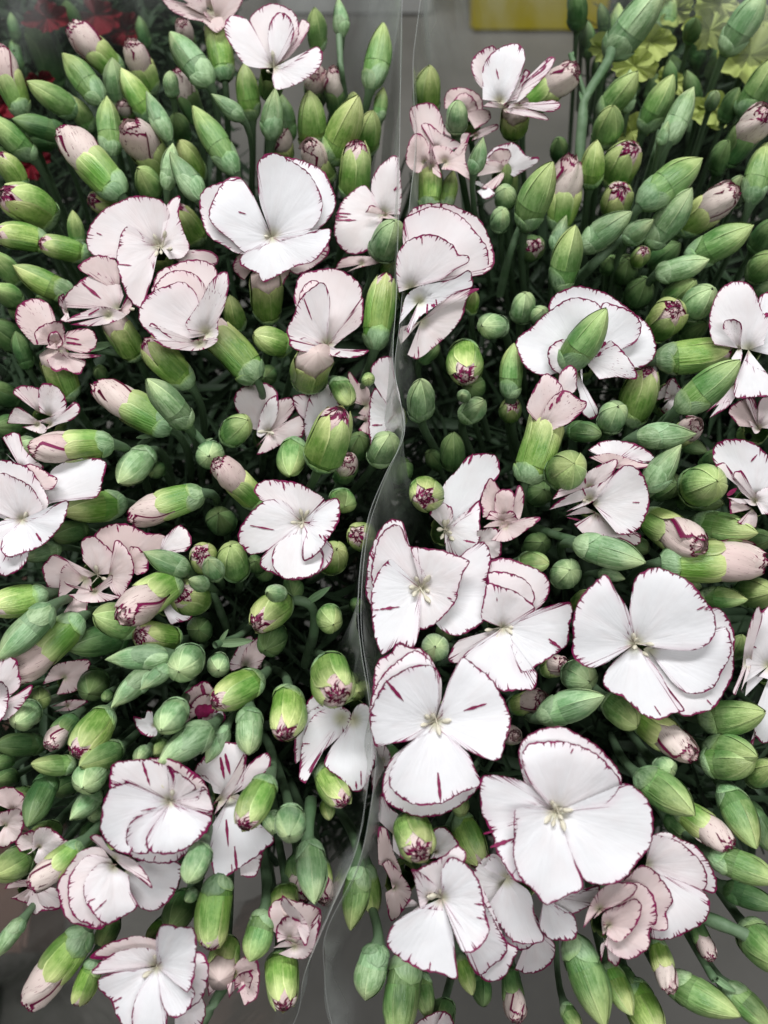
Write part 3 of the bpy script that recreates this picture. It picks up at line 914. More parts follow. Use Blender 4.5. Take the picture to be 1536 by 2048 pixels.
fl('F', 'the stair-stepped ruffled flower', 'white flower with three stair-stepped ruffled rims beside the plump ribbed bud', (1460, 1480), 8, .25, [
    ('1240,1290 1208,1230 1220,1160 1290,1120 1380,1118 1480,1160 1560,1250 1590,1400 1530,1450', dict(h=1, t=.1, s=[(1435, 1250, 1475, 1205, 10)])),
    ('1310,1560 1310,1470 1400,1500 1470,1560 1460,1640 1420,1652 1350,1610', dict(h=2, t=.6, b=(1440, 1530), sp=.6)),
    ('1230,1290 1225,1268 1280,1258 1320,1320 1370,1420 1430,1480 1380,1500 1290,1460', dict(h=3, t=.35, s=[(1295, 1450, 1355, 1405, 26)])),
    ('1330,1330 1340,1308 1385,1308 1450,1420 1515,1490 1440,1510 1390,1470', dict(h=5, t=.4)),
    ('1470,1430 1536,1400 1610,1420 1610,1560 1500,1560', dict(h=5, t=.3))])
fl('E', 'the shaded flower under the long calyx', 'shaded grey-white flower with narrow dark throat deep below the stout calyx', (110, 1075), -22, .4, [
    ('20,1060 -60,980 -95,890 -60,820 0,795 100,790 165,850 130,960', dict(h=1, t=.4)),
    ('130,1030 160,900 240,870 262,930 230,990 165,1050', dict(h=2, t=.6)),
    ('60,1110 40,1090 50,1030 70,950 110,880 160,860 168,940 150,1010', dict(h=4, t=.25)),
    ('35,1165 100,1100 190,1040 280,980 312,1010 312,1100 200,1142 100,1192 40,1208', dict(h=5, t=.55))], stam=2)
fl('E', 'the fan petals behind a bursting bud', 'two pleated white fan petals showing behind the plump bursting bud', (420, 1010), -24, .3, [
    ('340,1010 280,960 255,870 320,850 370,840 400,930', dict(h=2, t=.35)),
    ('330,1130 320,1040 335,930 360,850 430,778 475,790 525,920 470,1000', dict(h=4, t=.15))])
fl('E', 'the narrow flower in the film gap', 'narrow white flower half hidden behind the film and a tiny round bud', (850, 1000), -10, .3, [
    ('720,760 715,690 770,640 835,640 855,750 885,860 880,960 820,920', dict(h=1, t=.2)),
    ('600,900 580,720 640,780 705,830 705,985 640,965', dict(h=2, t=.75, sp=.6, b=(680, 920))),
    ('600,985 700,985 710,1090 640,1060', dict(h=2, t=.8, b=(680, 1010))),
    ('720,1190 708,1120 700,980 712,880 742,813 790,880 840,950 885,1020 840,1080 770,1110', dict(h=5, t=.15, s=[(720, 1035, 785, 1033, 9)]))])
fl('H', 'the four-petalled white flower', 'clean four-petalled white flower with grey-green throat hanging over the dark gap', (310, 130), 14, .12, [
    ('60,0 20,-60 60,-105 150,-122 280,-100 370,-55 440,0 410,60 365,110', dict(h=2, t=.3, s=[(193, -95, 205, -55, 9), (115, -110, 122, -85, 8)])),
    ('280,110 240,40 180,0 100,0 30,50 -20,100 -60,170 -67,240 -30,300 10,322 120,290 220,215', dict(h=4, t=.12, s=[(0, 150, 150, 178, 9)])),
    ('270,190 200,220 110,290 60,360 80,410 150,440 220,470 310,472 400,432 470,380 492,310 470,250 400,240 340,190', dict(h=3, t=.15)),
    ('270,200 230,212 160,260 130,330 140,410 200,460 300,467 380,440 430,380 430,300 350,200', dict(h=5, t=.05, i=3)),
    ('350,140 390,70 440,10 520,-10 533,60 520,130 490,190 455,240 420,290 370,342 320,362 305,320 320,250 340,190', dict(h=7, t=.03, s=[(408, 203, 425, 228, 9), (432, 208, 455, 240, 13)]))], stam=6)
fl('D', 'the little pinwheel flower', 'small ruffled blush pinwheel flower above the fat opening bud', (270, 1000), 6, .5, [
    ('150,900 80,850 82,825 120,800 200,810 240,832 250,930 210,970', dict(h=2, t=.55, b=(230, 960))),
    ('235,960 225,880 240,800 290,783 350,820 392,890 380,960 310,990', dict(h=4, t=.35, sp=.5, b=(290, 980))),
    ('40,1025 60,960 110,930 200,990 275,1050 245,1085 130,1045', dict(h=4, t=.5, b=(220, 1030), sp=.4)),
    ('225,1010 300,985 400,940 440,893 473,940 430,1000 340,1030 265,1065', dict(h=6, t=.4, b=(290, 1030)))])
fl('G', 'the white layered flower', 'white layered flower with cream anthers just under the fat opening bud', (130, 115), 10, .12, [
    ('260,-80 310,-180 400,-230 540,-252 622,-220 612,-130 572,-20 460,0 330,12 250,40', dict(b=(220, 10), h=-3, t=.1)),
    ('10,-370 60,-397 112,-390 140,-310 200,-240 260,-190 150,-180 30,-280', dict(h=-2, t=.3, b=(120, -190))),
    ('120,-200 200,-210 300,-150 340,-120 300,-60 180,-100', dict(h=0, t=.7, b=(200, -60))),
    ('60,130 -60,60 -90,-100 0,-230 100,-220 190,-170 250,-80 287,10 262,60 200,95', dict(h=2.5, t=.15)),
    ('70,110 -50,50 -60,-60 0,-155 90,-135 180,-80 230,-10 252,50 190,92', dict(h=4, t=.2)),
    ('110,140 60,200 10,280 40,335 100,332 170,300 150,370 90,430 0,442 -80,330 -60,170 40,110', dict(h=4, t=.03)),
    ('160,130 270,80 340,20 402,5 396,80 360,150 280,250 200,290 100,330 40,332 5,290 20,220 90,160', dict(h=6, t=.0, s=[(212, 195, 248, 250, 13)]))], stam=5)
fl('G', 'the dusky rosette', 'dusky grey-pink rosette with scrolling petals in the shade between buds', (570, 440), -11, .75, [
    ('560,260 560,200 640,150 740,138 860,190 970,210 1000,300 900,340 720,360', dict(h=0, t=.8, b=(680, 400), s=[(690, 145, 700, 190, 9)])),
    ('960,230 1060,150 1132,220 1100,300 1000,300', dict(h=-1, t=.3, b=(940, 320))),
    ('300,560 248,420 270,370 330,320 430,390 520,430 480,480', dict(h=1, t=.65)),
    ('490,360 478,260 500,225 560,215 620,260 670,320 692,390 660,430 610,440', dict(h=3, t=.6)),
    ('765,300 770,275 820,280 870,340 872,420 812,445', dict(h=2, t=.95, b=(750, 400))),
    ('660,330 680,240 730,260 775,330 792,430 750,520 710,572 660,535 630,470', dict(h=5, t=.65, b=(640, 450))),
    ('340,600 350,500 360,420 400,380 480,440 540,470 525,560 500,690 430,692 350,707', dict(h=4, t=.65, b=(500, 470))),
    ('375,480 420,515 530,530 600,490 660,440 655,500 600,545 710,572 600,602 480,602 400,560', dict(h=7, t=.6, b=(560, 540), s=[(530, 505, 545, 540, 10)]))], stam=3)
fl('G', 'the pale pink layered flower', 'pale pink layered petals of a flower below the long furled bud', (-40, 1180), 4, .35, [
    ('-60,1040 0,935 90,940 112,1000 122,1090 60,1160', dict(h=2)),
    ('60,1170 110,1140 180,1092 187,1130 120,1225 50,1292 0,1300', dict(h=3, b=(10, 1210))),
    ('-90,1100 0,1068 42,1110 52,1190 30,1270 -20,1312 -90,1250', dict(h=5, t=.25))])
fl('H', 'the tall white trumpet flower', 'white trumpet flower with one crimson dash and a spray of cream anthers', (1010, 525), 18, .12, [
    ('760,640 710,610 680,530 690,430 710,300 760,190 830,113 900,130 918,190 940,300 960,420', dict(h=1, t=.15, s=[(705, 310, 742, 372, 14), (720, 310, 735, 335, 8)])),
    ('1110,640 1220,480 1240,340 1320,270 1387,248 1422,350 1402,480 1412,560 1390,690 1310,770 1220,802 1140,772 1090,720', dict(h=2, t=.1, b=(1040, 560), s=[(1260, 238, 1340, 255, 10)])),
    ('900,480 780,560 720,500 722,370 760,230 840,143 900,168 932,260 985,290 1010,420', dict(h=3.5, t=.2)),
    ('1040,450 1000,380 950,285 1050,283 1160,305 1292,357 1260,430 1235,520 1212,600 1120,712 1000,767 978,700 990,620', dict(h=6, t=.25, b=(1015, 520), s=[(1165, 575, 1195, 588, 8), (1205, 555, 1230, 562, 7)])),
    ('985,500 930,440 870,380 820,353 760,420 730,500 710,580 720,660 728,780 760,870 790,912 880,850 962,872 1002,760 995,640', dict(h=6, t=.0, s=[(770, 646, 888, 630, 16), (722, 650, 775, 648, 6)]))], stam=11)
fl('H', 'the flower with triple top rims', 'white flower with three nested crimson rims along its top petals', (1490, 755), 13, .12, [
    ('1400,560 1410,420 1420,358 1500,343 1600,368 1700,410 1768,480 1764,560 1700,645 1590,720', dict(h=1, t=.3)),
    ('1400,560 1405,500 1410,430 1480,418 1560,440 1640,480 1682,560 1665,620 1580,710', dict(h=2.5, t=.3)),
    ('1440,770 1330,800 1230,830 1185,900 1178,955 1270,960 1350,880 1440,800', dict(h=2, t=.25)),
    ('1430,730 1365,690 1385,560 1408,488 1500,515 1600,560 1685,640 1600,710 1520,750', dict(h=4.5, t=.25, s=[(1458, 575, 1460, 600, 7)])),
    ('1550,745 1624,690 1724,640 1874,603 1906,660 1886,760 1874,850 1824,900 1724,960 1624,1013 1584,960 1545,850', dict(h=5, t=.05, s=[(1765, 820, 1840, 880, 16), (1768, 838, 1810, 865, 6)])),
    ('1460,790 1380,840 1290,890 1258,942 1340,1000 1430,1080 1500,1132 1600,1122 1680,1112 1692,1015 1600,1010 1555,900 1540,800', dict(h=6, t=.0))], stam=6)
fl('I', 'the widest four-petalled flower', 'widest white flower, four broad crimson-edged petals around a coiled cream centre', (750, 850), 20, .02, [
    ('830,930 870,1040 960,1200 1030,1272 1120,1267 1220,1222 1290,1120 1330,1020 1338,900 1333,780 1290,680 1215,635 1100,700 950,800', dict(b=(800, 880), h=1.5, t=.12, s=[(1175, 1180, 1205, 1212, 8)])),
    ('900,985 980,1085 1060,1142 1140,1142 1220,1097 1270,1010 1312,920 1322,830 1280,750 1150,800 980,860', dict(b=(830, 885), h=3.5, t=.06)),
    ('690,905 620,960 568,1040 568,1100 620,1142 680,1162 740,1222 800,1272 900,1297 980,1262 1042,1237 960,1130 890,1010 820,920', dict(h=5, t=.0, s=[(865, 1215, 905, 1275, 8)])),
    ('745,790 718,680 730,560 760,450 850,403 940,413 1040,460 1120,530 1180,610 1222,690 1228,780 1180,850 1100,887 980,887 860,870', dict(h=5, t=.02, s=[(1115, 650, 1170, 625, 8), (1160, 650, 1190, 640, 7)])),
    ('700,810 720,700 690,610 640,540 590,448 550,448 490,510 420,590 388,680 383,800 378,900 420,960 480,992 560,972 630,930 690,890', dict(h=5, t=.0))], stam=5)
fl('H', 'the three-petalled flower with crimson dashes', 'three-petalled white flower with one bold crimson dash on each petal', (1095, 1310), 20, .03, [
    ('740,1220 722,1180 730,1050 760,950 830,900 870,850 950,875 1000,870 1060,920 1092,980 1130,1060 1130,1180', dict(h=1, t=.2)),
    ('730,1330 708,1300 720,1150 800,1015 880,940 980,890 1055,935 1110,1040 1115,1180', dict(h=2.5, t=.15)),
    ('1000,1420 860,1500 800,1600 780,1709 801,1783 896,1835 970,1874 1054,1869 1159,1853 1265,1785 1362,1677 1300,1560 1180,1420', dict(h=3, t=.1)),
    ('1075,1280 1112,1180 1110,1090 1080,983 990,978 910,1000 830,1050 770,1120 720,1220 708,1320 725,1420 745,1457 830,1440 950,1420 1050,1370', dict(h=5, t=.03, s=[(803, 1065, 910, 1192, 20)])),
    ('1135,1290 1150,1160 1180,1060 1230,960 1260,933 1340,980 1420,1050 1480,1140 1520,1220 1538,1330 1510,1430 1470,1532 1400,1530 1290,1480 1160,1390', dict(h=5, t=.0, s=[(1262, 1245, 1402, 1202, 20)])),
    ('1060,1370 960,1430 900,1480 860,1540 830,1600 823,1680 870,1750 950,1790 1030,1807 1130,1792 1230,1742 1360,1682 1335,1600 1290,1500 1200,1420 1130,1370', dict(h=6, t=.0, s=[(1110, 1610, 1127, 1790, 18)]))], stam=8)
fl('L', 'the largest white flower', 'largest brightest white flower of broad overlapping petals with pale open anthers', (350, 345), 22, .0, [
    ('170,180 135,22 173,-63 268,-122 382,-127 486,-84 571,-27 647,41 690,100 717,190 672,245 520,310', dict(h=1.5, t=.12)),
    ('260,300 130,330 110,480 130,600 180,730 110,722 20,580 0,500 -40,420 -70,330 -82,210 -60,148 32,143 130,165 200,198 250,250', dict(h=2, t=.02, s=[(-20, 545, 130, 490, 20), (-60, 470, 0, 455, 12)])),
    ('290,290 200,180 155,50 201,-37 306,-51 391,-46 486,-27 571,22 650,90 712,180 672,242 500,325 430,335', dict(h=4, t=.1, s=[(430, 20, 445, -10, 9)])),
    ('440,340 600,312 672,262 720,190 790,208 850,260 882,340 897,440 872,540 822,610 750,700 680,747 600,757 500,722 440,600 400,490', dict(h=5.5, t=.0, s=[(805, 575, 830, 600, 8)])),
    ('270,325 150,325 113,350 130,430 108,540 110,620 150,720 220,790 280,862 340,852 430,812 480,792 497,730 440,600 405,490 390,420', dict(h=6.5, t=.0))], stam=10)
fl('L', 'the wide fan flower', 'pale fan flower spreading from under the largest white flower toward the leaning buds', (850, 640), 4, .3, [
    ('860,560 890,480 970,463 1050,500 1130,540 1200,620 1242,720 1242,802 1180,790 1080,752 960,710', dict(h=1, t=.25)),
    ('880,540 900,480 970,490 1050,520 1120,580 1192,680 1192,762 1160,782 1060,745 950,700', dict(h=3, t=.3)),
    ('930,700 1080,750 1170,790 1212,860 1192,950 1100,1012 1020,1052 900,1062 880,1030 900,860', dict(h=3, t=.15))])
fl('L', 'the rolled pink flower', 'rolled blush-pink flower with nested scroll petals under the wide fan flower', (640, 960), 10, .75, [
    ('690,780 740,720 820,648 900,680 970,760 1002,850 972,900 972,1000 900,1010 800,960', dict(h=1, t=.6, b=(700, 900))),
    ('600,1190 600,1090 640,1090 705,1150 685,1215 640,1180', dict(h=0, t=.6, b=(630, 1060))),
    ('610,1040 610,920 700,860 780,745 860,770 907,860 917,960 872,1010 872,1100 830,1142 760,1172 680,1150 620,1090', dict(h=3, t=.7, b=(650, 1000), s=[(870, 965, 905, 975, 7)])),
    ('620,1000 612,920 720,860 790,833 827,880 812,960 760,1030 690,1077 630,1035', dict(h=5, t=.8, b=(640, 980))),
    ('500,1000 530,890 590,790 680,740 795,755 775,820 680,872 620,900 560,945', dict(h=7, t=.8, sp=.5, b=(590, 890)))],
   slope=(0, -.05))
fl('L', 'the skirt of ruffled petals', 'skirt of ruffled white petals below the largest flower, crimson-fringed hems', (150, 760), 0, .1, [
    ('90,1180 110,1110 220,1040 330,1070 335,1170 280,1232 190,1252 115,1232', dict(h=-4, t=.3, b=(210, 1000))),
    ('-80,1020 -130,760 -70,620 20,590 120,740 210,880 270,1030 170,1120 60,1090', dict(h=-1, t=.15, b=(60, 760))),
    ('300,860 400,830 480,800 592,758 562,850 490,902 420,922 350,900', dict(h=1, t=.2, b=(330, 820))),
    ('-60,660 0,600 100,720 200,800 232,940 282,1062 180,1092 80,1050 0,930 -40,880', dict(h=2, t=.05, b=(70, 720), s=[(100, 1050, 108, 1085, 8)])),
    ('222,812 330,850 380,912 450,922 462,1042 400,1072 300,1052 250,980', dict(h=4, t=.1, b=(280, 830), s=[(395, 1040, 402, 1068, 7)]))])
fl('K', 'the flower with a twisted top petal', 'white flower with twisted top petal and brown-tipped anthers over a long bud', (1075, 830), 12, .12, [
    ('1200,1130 1290,1270 1342,1302 1422,1272 1482,1172 1502,1110 1440,1070 1370,920 1300,760', dict(h=0, t=.2, b=(1180, 960))),
    ('1190,1090 1240,1215 1290,1262 1360,1212 1422,1162 1442,1090 1400,1010 1350,920 1290,800', dict(h=2, t=.15, b=(1160, 950), s=[(1330, 1190, 1345, 1225, 7)])),
    ('860,885 900,838 935,858 955,900 900,912', dict(h=0, t=.3, b=(950, 870))),
    ('1040,770 960,720 915,690 1000,640 1100,580 1160,538 1212,570 1205,625 1150,650 1100,720', dict(h=4, t=.3)),
    ('960,915 945,840 920,720 908,668 980,700 1050,770', dict(h=6, t=.25, b=(1010, 830))),
    ('1080,900 960,890 880,920 800,980 770,1060 778,1110 840,1170 900,1200 980,1242 1080,1257 1162,1282 1152,1150 1135,1020', dict(h=5, t=.0, s=[(1005, 1240, 1012, 1185, 9)])),
    ('1085,780 1070,700 1100,620 1142,598 1220,650 1280,720 1302,800 1322,900 1342,1000 1312,1080 1260,1132 1200,1132 1160,1070 1130,960', dict(h=6, t=.12, s=[(1258, 862, 1312, 868, 9), (1270, 938, 1312, 948, 8)]))], stam=10)
fl('J', 'the saucer flower with stacked rims', 'round white saucer flower with stacked pink-crimson rims and green throat', (955, 290), 18, .08, [
    ('850,80 840,43 940,48 1040,90 1120,150 1170,230 1192,340 1182,362 1060,320', dict(h=1, t=.5)),
    ('720,440 720,560 740,602 830,632 930,637 1010,612 1080,552 1150,480 1190,365 1080,330', dict(h=1.5, t=.1, s=[(860, 625, 872, 590, 7)])),
    ('900,260 800,212 700,185 618,220 618,140 640,70 720,58 830,53 920,85 970,150 968,225', dict(h=3, t=.2, s=[(797, 62, 842, 205, 15)])),
    ('975,235 970,150 935,80 1030,145 1090,200 1112,272 1050,290', dict(h=4, t=.3)),
    ('1020,290 1110,278 1142,200 1182,280 1187,350 1100,350', dict(h=4, t=.25)),
    ('890,285 800,220 700,188 630,210 580,290 563,400 578,490 640,560 720,582 742,550 722,470 760,390 850,340', dict(h=4.5, t=.05, s=[(790, 342, 880, 322, 7)])),
    ('890,335 780,370 720,420 708,500 740,572 830,582 832,520 860,430', dict(h=5, t=.03, s=[(745, 382, 805, 365, 9)])),
    ('920,340 860,420 818,500 838,570 920,587 1020,567 1080,530 1150,460 1188,380 1110,345 1000,320', dict(h=6, t=.0))], stam=6)
fl('J', 'the tilted flower with stair-step rims', 'blush-white flower with three stair-step rims below the round saucer flower', (640, 650), 8, .3, [
    ('730,640 900,600 1005,635 1012,700 992,780 920,870 850,907 770,872 728,790', dict(h=0, t=.15, b=(700, 680), s=[(950, 772, 985, 780, 10)])),
    ('610,600 560,545 450,568 370,670 323,760 338,870 390,960 470,992 560,1002 620,960', dict(h=2, t=.5)),
    ('620,610 500,588 420,660 378,750 388,870 430,950 520,985 600,980', dict(h=3.5, t=.4)),
    ('660,640 560,640 500,690 468,770 488,870 540,940 602,977 700,932 772,870 732,800 722,700', dict(h=5, t=.2, s=[(530, 905, 600, 838, 8), (490, 850, 535, 832, 7)])),
    ('560,540 498,485 560,480 620,560 740,610 820,690 852,777 790,722 690,660', dict(h=7, t=.5, b=(640, 610)))], stam=0)
fl('J', 'the low white flower', 'white five-petalled flower with olive throat hanging lowest over the floor', (880, 1215), 12, .1, [
    ('870,1170 892,1080 820,1050 740,1043 620,1080 512,1145 525,1172 700,1150', dict(h=1, t=.6)),
    ('1040,1440 1130,1385 1152,1470 1110,1560 980,1560', dict(h=0, t=.2, b=(980, 1400))),
    ('930,1250 1100,1130 1162,1180 1168,1290 1130,1390 1040,1470 960,1490', dict(h=2, t=.15)),
    ('870,1200 882,1130 790,1108 660,1130 560,1190 512,1252 620,1252 760,1230', dict(h=3, t=.25, b=(870, 1210))),
    ('800,1250 680,1240 560,1280 558,1340 620,1410 660,1500 740,1580 780,1430 820,1310', dict(h=4, t=.05, s=[(630, 1415, 685, 1385, 10), (640, 1455, 668, 1438, 7)])),
    ('840,1260 800,1310 760,1390 738,1500 760,1590 900,1600 940,1490 905,1390 890,1280', dict(h=5, t=.0)),
    ('890,1260 898,1380 930,1470 982,1507 1040,1470 1090,1380 1080,1330 960,1260', dict(h=5.5, t=.03)),
    ('905,1190 890,1130 873,1060 910,983 1000,988 1082,1000 1103,1100 1092,1240 1060,1357 1000,1322 930,1260', dict(h=7, t=.0))], stam=4)
fl('J', 'the twisted flower with long crimson stripes', 'twisted white flower with long double crimson stripes behind the round saucer flower', (1290, 260), 2, .15, [
    ('1200,240 1160,150 1088,130 1140,40 1250,-40 1370,-20 1380,110', dict(h=1, t=.25, s=[(1235, 40, 1258, 165, 20), (1262, 20, 1290, 140, 20)])),
    ('1360,200 1380,100 1440,40 1502,20 1517,90 1460,150 1400,200', dict(h=2, t=.3)),
    ('1290,700 1400,620 1472,570 1462,640 1422,712 1350,710', dict(h=2, t=.3, b=(1340, 600))),
    ('1200,330 1340,250 1400,420 1480,440 1538,510 1470,570 1380,640 1260,712 1210,717 1178,620 1140,500', dict(h=4, t=.05, s=[(1268, 390, 1280, 545, 16), (1315, 540, 1328, 680, 15), (1298, 640, 1302, 690, 8)])),
    ('1190,310 1280,180 1350,50 1372,18 1365,120 1285,265 1200,365', dict(h=8, t=.5, sp=.4, b=(1230, 280)))])
fl('H', 'the drooping flower behind the film', 'white drooping two-lobed flower seen through the film below a bursting bud', (605, 1280), 4, .12, [
    ('340,1270 330,1205 390,1138 470,1180 560,1230', dict(h=1, t=.2)),
    ('270,1560 258,1480 270,1400 320,1290 400,1222 480,1200 590,1250 570,1330 460,1440 340,1620', dict(h=2, t=.15, b=(540, 1300))),
    ('330,1670 290,1640 300,1500 320,1380 380,1270 470,1230 560,1240 592,1280 560,1370 480,1440 400,1520 360,1600', dict(h=4, t=.1, b=(540, 1290), s=[(310, 1440, 355, 1440, 7)])),
    ('560,1380 620,1230 690,1210 730,1330 748,1480 720,1600 680,1690 620,1722 520,1640 440,1560 480,1460', dict(h=4, t=.05, b=(610, 1300), s=[(655, 1600, 657, 1690, 10), (625, 1660, 630, 1712, 8)]))])
fl('K', 'the scrolled pink flower by the film', 'scrolled dusky pink flower hanging beside the lower film fold', (230, 1090), 0, .7, [
    ('110,1000 105,900 170,830 300,860 400,900 380,1050', dict(h=-2, t=.65)),
    ('130,1110 200,1070 310,1090 345,990 392,908 372,1060 320,1162 240,1167 160,1142', dict(h=2, t=.55, b=(250, 1100))),
    ('150,1080 148,1000 200,930 270,950 300,1010 285,1065', dict(h=4, t=.6, sp=.4, b=(220, 1050))),
    ('190,900 170,860 185,815 230,860 300,940 333,1020 312,1105 285,1050 260,960', dict(h=7, t=.55, b=(255, 970)))], calyx=(170, 780, 230, 900, 170, 10))
fl('E', 'the tall white petal', 'white flower with one tall petal rising behind two overlapping round buds', (1150, 1650), 2, .1, [
    ('1120,1560 1110,1480 1150,1380 1230,1290 1290,1220 1380,1198 1452,1220 1477,1290 1460,1350 1385,1420 1320,1560', dict(h=2, t=.1, s=[(1290, 1265, 1318, 1200, 14)])),
    ('1060,1560 1110,1490 1190,1520 1200,1600', dict(h=1, t=.3)),
    ('1150,1740 1200,1640 1280,1560 1350,1480 1362,1580 1352,1720 1262,1812 1160,1790', dict(h=4, t=.1)),
    ('1340,1660 1440,1638 1482,1700 1482,1800 1420,1822 1360,1800', dict(h=3, t=.4, b=(1340, 1730)))], stam=6)
fl('F', 'the coral-pink rose bloom', 'coral-pink flower furled like a small rose, its throat deep red', (-20, 1560), 6, .95, [
    ('-150,1580 -158,1460 -110,1345 -60,1395 -20,1480 -30,1580', dict(h=2, t=.95, sp=.4)),
    ('10,1590 30,1480 62,1388 97,1440 80,1560 50,1630', dict(h=2, t=.7, b=(0, 1600))),
    ('-80,1600 -75,1450 -20,1408 35,1440 30,1580', dict(h=3, t=1.0, b=(-20, 1580))),
    ('-130,1590 -100,1540 -30,1560 20,1540 60,1600 20,1650 -60,1660', dict(h=5, t=1.0, b=(-40, 1600))),
    ('-150,1640 -80,1600 30,1600 110,1580 195,1582 110,1655 0,1720 -100,1715', dict(h=7, t=.7, sp=.5, b=(-20, 1630)))])
fl('I', 'the flower with a rolled side petal', 'white flower with tall rolled crimson-fringed side petal beside the widest flower', (1560, 1000), 8, .15, [
    ('1400,1160 1420,1060 1480,1030 1580,1060 1620,1300 1536,1432 1470,1402 1440,1300', dict(h=2, t=.03)),
    ('1420,1560 1440,1420 1540,1400 1600,1500 1540,1600', dict(h=-2, t=.1)),
    ('1400,1080 1410,900 1450,770 1490,670 1560,638 1620,900 1580,1050 1480,1045', dict(h=3, t=.25, b=(1540, 980), s=[(1445, 862, 1470, 875, 7)])),
    ('1345,1150 1330,1130 1380,1000 1400,850 1440,700 1480,628 1502,700 1455,850 1430,1000 1375,1132', dict(h=6, t=.4, b=(1420, 960)))], stam=0)
fl('J', 'the dull pink ruffled flower', 'dull pink ruffled flower half hidden by the dark oval bud', (70, 340), -6, .75, [
    ('-30,300 -40,230 60,208 142,260 135,335 60,365', dict(h=2, sp=.3)),
    ('-60,440 -20,360 100,330 137,400 112,480 20,552 -50,530', dict(h=3, b=(30, 420), t=.65))])
fl('J', 'the crinkled lilac flower', 'small crinkled lilac-pink flower above the long furled bud at the bunch rim', (220, 540), -2, .6, [
    ('110,570 88,520 130,470 190,448 210,520 180,570 140,592', dict(h=2, sp=.4)),
    ('180,570 190,460 260,430 320,460 362,520 312,590 220,642 190,620', dict(h=4, sp=.6, t=.4)),
    ('320,550 370,503 392,550 342,592', dict(h=3, sp=.5, b=(300, 560)))])
fl('J', 'the flattened mauve skirt', 'flattened mauve-grey flower drooping at the bunch rim over the brown box', (190, 760), -10, .7, [
    ('20,780 60,740 180,730 250,780 230,830 150,860 60,832', dict(h=1)),
    ('130,830 230,800 340,780 345,880 240,905 190,925 150,870', dict(h=3, t=.5)),
    ('200,810 300,770 350,830 330,885 230,890', dict(h=4, t=.5))])
fl('K', 'the shaded fluted flower', 'shaded mauve flower of fluted petals sunk between the film and a bursting bud', (840, 740), -18, .65, [
    ('750,420 720,380 735,240 785,320 835,370 845,470 865,612 800,560', dict(h=3, t=.2, b=(800, 470))),
    ('720,640 718,450 765,440 800,560 850,700 800,780', dict(h=1, t=.8, b=(770, 660))),
    ('740,640 780,620 850,700 905,800 855,905 785,955 758,800', dict(h=3, t=.85, b=(810, 770))),
    ('690,0 740,-40 790,40 740,130 690,240 680,120', dict(h=4, t=.35, b=(740, 60)))])
fl('K', 'the pale cup below a bursting bud', 'pale grey cupped petal cradling a bursting bud', (1040, 570), -2, .3, [
    ('940,590 950,540 1000,470 1070,432 1130,470 1172,540 1062,602 980,612', dict(h=2, t=.3))])
fl('G', 'the sunken grey flower', 'grey-shaded flower sunk deep beside the cluster of small pale buds', (1450, 980), -36, .5, [
    ('1370,1010 1350,980 1420,850 1480,800 1540,890 1545,1000', dict(h=2)),
    ('1420,980 1450,880 1570,780 1640,790 1600,870 1520,1000', dict(h=4, t=.7))])
fl('G', 'the pleated shaded petal', 'pleated shaded white flower below the bud with a furled blush cone', (990, 600), -34, .2, [
    ('880,700 850,680 1000,600 1040,520 1120,620 1125,700 1010,737', dict(h=2, b=(960, 640)))])
fl('G', 'the smooth shaded petals', 'smooth dull mauve flower lying deep under the long furled bud', (420, 1050), -40, .75, [
    ('250,1090 320,980 430,950 535,950 480,1080 440,1132 330,1152', dict(h=2, b=(380, 1050))),
    ('300,1220 420,1180 520,1190 430,1240 320,1250', dict(h=2, b=(400, 1215)))])
fl('J', 'the wilted crimson flower', 'wilted dark crimson and pink flower hanging under the yellow-green bud', (1310, 1260), -2, .9, [
    ('1170,1380 1165,1280 1200,1230 1280,1210 1335,1290 1285,1392', dict(h=2, t=.6, sp=1, s=[(1240, 1300, 1290, 1240, 26), (1200, 1330, 1270, 1290, 16)])),
    ('1285,1390 1275,1290 1340,1180 1430,1148 1455,1260 1445,1380 1370,1432', dict(h=4, sp=1, t=1, s=[(1300, 1300, 1420, 1230, 20), (1330, 1360, 1400, 1290, 14)])),
    ('1310,1350 1320,1280 1380,1240 1420,1270 1400,1340', dict(h=6, t=.9, b=(1360, 1300)))], calyx=(1240, 1080, 1270, 1260, 200, 6))
fl('G', 'the dark-throated opening flower', 'opening flower with a dark wine-red throat among small pale buds', (1200, 1240), -4, .9, [
    ('900,1250 870,1240 850,1290 790,1280 830,1380 920,1395 930,1320', dict(h=-4, t=.2, b=(910, 1330))),
    ('1080,1330 1080,1170 1180,1075 1240,1090 1295,1200 1240,1280', dict(h=2, t=.8, sp=.5, s=[(1190, 1090, 1215, 1180, 26), (1100, 1180, 1150, 1290, 24)])),
    ('1110,1310 1130,1200 1200,1150 1280,1180 1270,1290 1190,1310', dict(h=1, i=3, t=1, s=[(1150, 1250, 1270, 1240, 60), (1170, 1290, 1260, 1200, 30)])),
    ('1200,1330 1240,1290 1300,1230 1330,1290 1280,1340', dict(h=6, t=.15, b=(1260, 1300)))])
fl('F', 'the striped petals between buds', 'white petal pair with dark rims squeezed between a yellow-green bud and leaning bud', (950, 860), -14, .3, [
    ('880,890 860,880 960,757 1000,790 990,880 930,950', dict(h=1, t=.5)),
    ('920,900 960,770 1035,830 1022,900 960,982 900,945', dict(h=3, t=.25, b=(970, 870)))])
fl('K', 'the pale tip at the bunch foot', 'pale flower tip peeping in beside a long pale bud at the bunch foot', (1040, 1580), 0, .4, [
    ('900,1580 930,1530 990,1490 1080,1463 1130,1500 1160,1570', dict(h=3)),
    ('1040,1560 1080,1470 1130,1500 1165,1600', dict(h=5, t=.3))])

